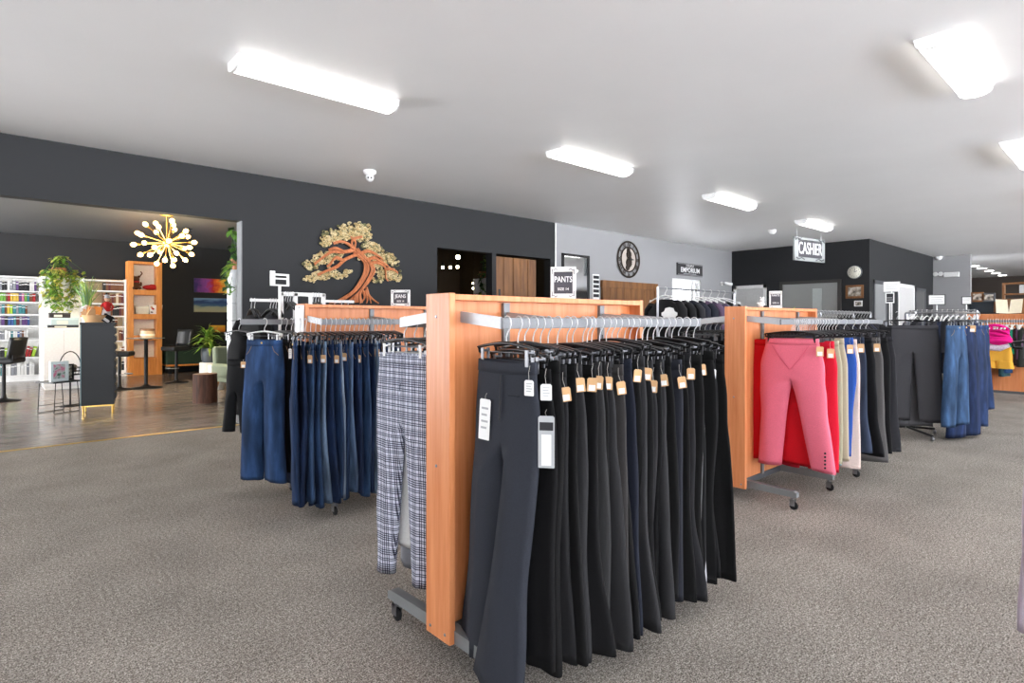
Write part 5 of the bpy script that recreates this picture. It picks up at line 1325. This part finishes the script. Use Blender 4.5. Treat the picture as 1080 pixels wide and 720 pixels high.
# bar stools
def stool(label,x,y,rz,seat,back,w=.42):
    t=thing('bar_stool',label,'bar stool',(x,y,0),rz,'black swivel stools in the lounge')
    MB().lathe([(.215,0),(.21,.012),(.06,.035),(.034,.06),(.03,.10)],28).build('base',M['blackmetal'],t)
    MB().cyl((0,0,.06),(0,0,seat-.06),.026,n=14).build('column',M['blackmetal'],t)
    b=MB(); b.tube([(.15*cos(pi*k/8+0),-.04-.16*sin(pi*k/8),seat*.42) for k in range(9)],.010,6); b.build('footrest',M['chrome'],t)
    MB().cbox((0,0,seat-.03),(w,.40,.09)).build('seat',M['leather'],t,.03)
    b=MB(); L=[]
    for s in range(9):
        a=-1+2*s/8; L.append((w*.5*a*1.02,.21-.08*abs(a)**2.5,0))
    def bk(u,v): k=min(int(u*8),7); f=u*8-k; p=Vector(L[k]).lerp(Vector(L[k+1]),f); return (p.x,p.y+.05*v,seat+.02+(back-seat-.02)*v)
    b.grid(bk,16,5); b.build('backrest',M['leather'],t,solid=.05)
    for s in (-1,1): MB().box(s*w*.42-.015,s*w*.42+.015,.12,.20,seat-.05,seat+.06).build('back_bracket',M['blackmetal'],t)
    return t
M['leather']=mat('black_leather',(30,32,34),.4,0,.08,40,.1)
x,y=fl(4,423); stool('black tub swivel stool at the left edge before the bookcase',x,y,pi*.95+1.3,.66,.99)
x,y=fl(126,411); stool('black swivel stool left of the round glass table',x,y,1.2,.68,1.0)
x,y=fl(186,403.5); stool('black swivel stool right of the round glass table',x,y,-1.2,.72,1.07)
# round glass table
x,y=fl(154,409); th=zat(356,x,y)
t=thing('bistro_table','round glass topped bistro table between two black stools','table',(x,y,0))
MB().lathe([(.27,0),(.265,.012),(.08,.035),(.035,.07)],30).build('base',M['blackmetal'],t); MB().cyl((0,0,.05),(0,0,th-.03),.032,n=14).build('column',M['blackmetal'],t)
MB().lathe([(.10,th-.03),(.10,th-.014)],20).build('top_plate',M['blackmetal'],t)
MB().lathe([(.30,th-.014),(.31,th-.008),(.305,th)],36).build('glass_top',mat('tinted_glass',(120,130,132),.08,0,.02,spec=.8),t)
t=thing('round_tin','striped round tin standing on the bistro table','tin',(x+.02,y-.02,th)); MB().lathe([(.115,0),(.118,.13)],24).build('body',mat('tin_cream',(190,168,140),.4,.2,.2,12),t); MB().lathe([(.122,.13),(.122,.165),(.11,.17),(0,.172)],24).build('lid',mat('tin_brown',(110,80,60),.4,.2),t); MB().lathe([(.1195,.04),(.1195,.07)],24).build('band',M['pages'],t)
# paintings on the back wall
def canvas(label,pa,pb,pt,pbm,cols,scl):
    xa,xb=onY(pa,LB),onY(pb,LB); xm=(xa+xb)/2; z0,z1=zat(pbm,xm,LB),zat(pt,xm,LB); w=xb-xa; h=z1-z0
    t=thing('canvas_picture',label,'painting',(xm,LB,z0))
    m,ns,lk,bs=newmat('abstract_paint'); tc=ns.new('ShaderNodeTexCoord'); mp=ns.new('ShaderNodeMapping'); mp.inputs['Scale'].default_value=scl; nz=sock(ns,'ShaderNodeTexNoise',Scale=1,Detail=5)
    lk.new(tc.outputs['Object'],mp.inputs['Vector']); lk.new(mp.outputs['Vector'],nz.inputs['Vector'])
    sp=ns.new('ShaderNodeSeparateXYZ'); lk.new(tc.outputs['Object'],sp.inputs[0])
    ax=sp.outputs['X'] if cols[0]=='X' else sp.outputs['Z']; lo,hi=(-w/2,w/2) if cols[0]=='X' else (0,h)
    mr=ns.new('ShaderNodeMapRange'); mr.inputs['From Min'].default_value=lo; mr.inputs['From Max'].default_value=hi; lk.new(ax,mr.inputs['Value'])
    ad=ns.new('ShaderNodeMath'); ad.operation='MULTIPLY_ADD'; ad.inputs[1].default_value=.55; lk.new(nz.outputs['Fac'],ad.inputs[0])
    sb=ns.new('ShaderNodeMath'); sb.operation='SUBTRACT'; sb.inputs[1].default_value=.27; lk.new(mr.outputs['Result'],sb.inputs[0]); lk.new(sb.outputs[0],ad.inputs[2])
    r=ramp(ns,cols[1]); lk.new(ad.outputs[0],r.inputs['Fac']); lk.new(r.outputs['Color'],bs.inputs['Base Color'])
    MB().box(-w/2,w/2,-.04,-.002,0,h).build('canvas',m,t,.003)
    b=MB(); b.box(-w/2+.02,w/2-.02,-.03,-.001,-.004,0); b.box(-w/2+.02,w/2-.02,-.03,-.001,h,h+.004); b.build('stretcher',M['oak'],t)
canvas('purple to orange abstract canvas on the black lounge wall',204.5,240,294,308.5,('X',[(.05,(60,40,110)),(.35,(150,70,160)),(.55,(190,30,40)),(.72,(240,120,30)),(.9,(236,190,70))]),(9,1,9))
canvas('blue sea and sand canvas below the purple one',204,243,314.5,329,('Z',[(.1,(176,172,140)),(.38,(150,160,140)),(.5,(60,96,130)),(.75,(28,56,110)),(.95,(110,150,190))]),(3,1,14))
canvas('orange canvas half hidden behind the spiky potted plant',221,237,343,350,('Z',[(.1,(220,120,40)),(.9,(240,180,60))]),(6,1,6))
# dark green bench under the paintings
g0,g1=onY(176,15.4),onY(243,15.4)
t=thing('green_bench','low dark green bench with orange wood edge against the black wall','bench',(g0,15.4,0)); w_=g1-g0
MB().box(0,w_,0,.5,.22,.60).build('body',mat('dark_green',(36,58,44),.5),t,.01); MB().box(0,w_,-.01,.5,.18,.22).build('edge_board',M['orange'],t,.003); 
for x in (.05,w_-.1): MB().box(x,x+.06,.05,.45,0,.18).build('leg',M['black'],t)
# spiky plant in grey pot on white stand
x,y=fl(220,402); 
t=thing('plant_stand','white cylinder stand under the grey plant pot','plant stand',(x,y,0)); ph_=zat(382,x,y)
MB().lathe([(.17,0),(.17,ph_-.02),(.165,ph_)],28).build('body',M['white'],t); MB().lathe([(.175,0),(.175,.03)],28).build('foot_ring',M['white'],t)
t=thing('potted_plant','spiky yellow green plant in a blue grey pot','plant',(x,y,ph_))
MB().lathe([(.10,0),(.135,.06),(.145,.20),(.13,.30),(.12,.30),(.12,.27),(0,.27)],26).build('pot',mat('bluegrey_glaze',(88,98,108),.35),t)
b=MB()
for k in range(120):
    a=rr2.uniform(0,6.28); e_=rr2.uniform(.15,1.45); L=rr2.uniform(.35,.62); b.leaf((rr2.uniform(-.05,.05),rr2.uniform(-.05,.05),.28+rr2.uniform(0,.32)),(cos(a)*cos(e_),sin(a)*cos(e_),sin(e_)),L,.06,1.1,k%2)
b.build('foliage',[M['lgreen'],M['green']],t)
MB().tube([(0,0,.26),(.01,.01,.6)],.02,6).build('stem',M['oak'],t)
# tree stump side table
x,y=fl(217,424); hs=zat(394,x,y)
t=thing('stump_table','dark wood tree stump stool on the plank floor','stump stool',(x,y,0))
b=MB(); n=22
vs=[(.165*(1+.05*sin(3*2*pi*k/n)+.03*sin(7*2*pi*k/n)),2*pi*k/n) for k in range(n)]
def st(u,v): k=int(round(u*n))%n; r,a=vs[k]; return (r*(1+.03*(1-v))*cos(a),r*(1+.03*(1-v))*sin(a),hs*v)
b.grid(st,n,4); b.build('bark',woodmat('stump_wood',(70,44,34),(120,80,62),(14,14,2),.6),t)
MB().prism([(r*cos(a)*.995,r*sin(a)*.995) for r,a in vs],hs-.02,hs+.003).build('cut_top',woodmat('stump_top',(120,84,66),(150,112,90),(10,10,10),.55),t)
# sage armchair
x,y=fl(243,423); t=thing('armchair','sage green upholstered armchair with wooden legs behind the pillar','armchair',(x+.30,y+.42,0),.25)
sg_=mat('sage_fabric',(150,160,136),.9,0,.06,120,.1)
MB().cbox((0,0,.33),(.62,.62,.14)).build('seat_base',sg_,t,.03); MB().cbox((0,-.03,.45),(.50,.56,.12)).build('seat_cushion',sg_,t,.04)
MB().cbox((0,.30,.60),(.62,.12,.46),rx=-.12).build('backrest',sg_,t,.05)
for s in (-1,1): MB().cbox((s*.31,-.02,.45),(.11,.62,.22)).build('armrest',sg_,t,.04)
for sx_ in (-1,1):
    for sy_ in (-1,1): MB().cyl((sx_*.26,sy_*.26,.27),(sx_*.30,sy_*.30,0),.026,.016,n=10).build('leg',M['orange'],t)
# small white bin by the armchair
x,y=fl(231,412); t=thing('white_bin','white tapered bin between stump and armchair','bin',(x+.05,y+.3,0)); hb=zat(386,x,y)
MB().lathe([(.11,0),(.15,hb),(.14,hb),(.105,.02),(0,.02)],24).build('body',M['white'],t); MB().lathe([(.15,hb-.03),(.156,hb-.02),(.156,hb),(.14,hb+.004)],24).build('rim',M['white'],t)
# chandelier
f=9.96; cxw,cyw=pw(176,f); czw=zat(256,cxw,cyw)
t=thing('chandelier','glowing brass starburst chandelier hanging in the lounge','chandelier',(cxw,cyw,czw))
top_z=CEIL+.04-czw
MB().cyl((0,0,.05),(0,0,top_z),.012,n=8).build('rod',M['gold'],t); MB().lathe([(.02,top_z-.05),(.10,top_z-.03),(.11,top_z)],22).build('canopy',M['gold'],t); MB().ball((0,0,0),.07,14).build('hub',M['gold'],t)
N=30
for k in range(N):
    z=1-2*(k+.5)/N; ph2=k*2.39996; r_=sqrt(1-z*z); d=Vector((r_*cos(ph2),r_*sin(ph2),z*.85)); L=.30+.10*((k*7)%5)/4
    p=d*L
    a=MB().tube([d*.05,p],.006,6).build('arm',M['gold'],t)
    MB().tube([p,p+d*.05],.016,8).build('socket',M['gold'],a)
    MB().tube([p+d*.045,p+d*.075,p+d*.11,p+d*.135],[.018,.038,.036,.012],10).build('bulb',M['bulb'],a)
# second hanging fixture: thin wire pendant behind the chandelier
x,y=pw(199,11.5); z=zat(238,x,y); t=thing('wire_pendant','thin black wire pendant hanging right of the chandelier','lamp',(x,y,z))
MB().cyl((0,0,0),(0,0,CEIL+.04-z),.005,n=6).build('cord',M['black'],t)
b=MB()
for k in range(5): b.tube([(.08*cos(a_*.5)*(1-.1*k),.08*sin(a_*.5)*(1-.1*k),-.06*k) for a_ in range(12)],.004,4,closed=True)
b.build('wire_cage',M['blackmetal'],t); MB().lathe([(.05,0),(.02,.05)],12).build('cap',M['black'],t)
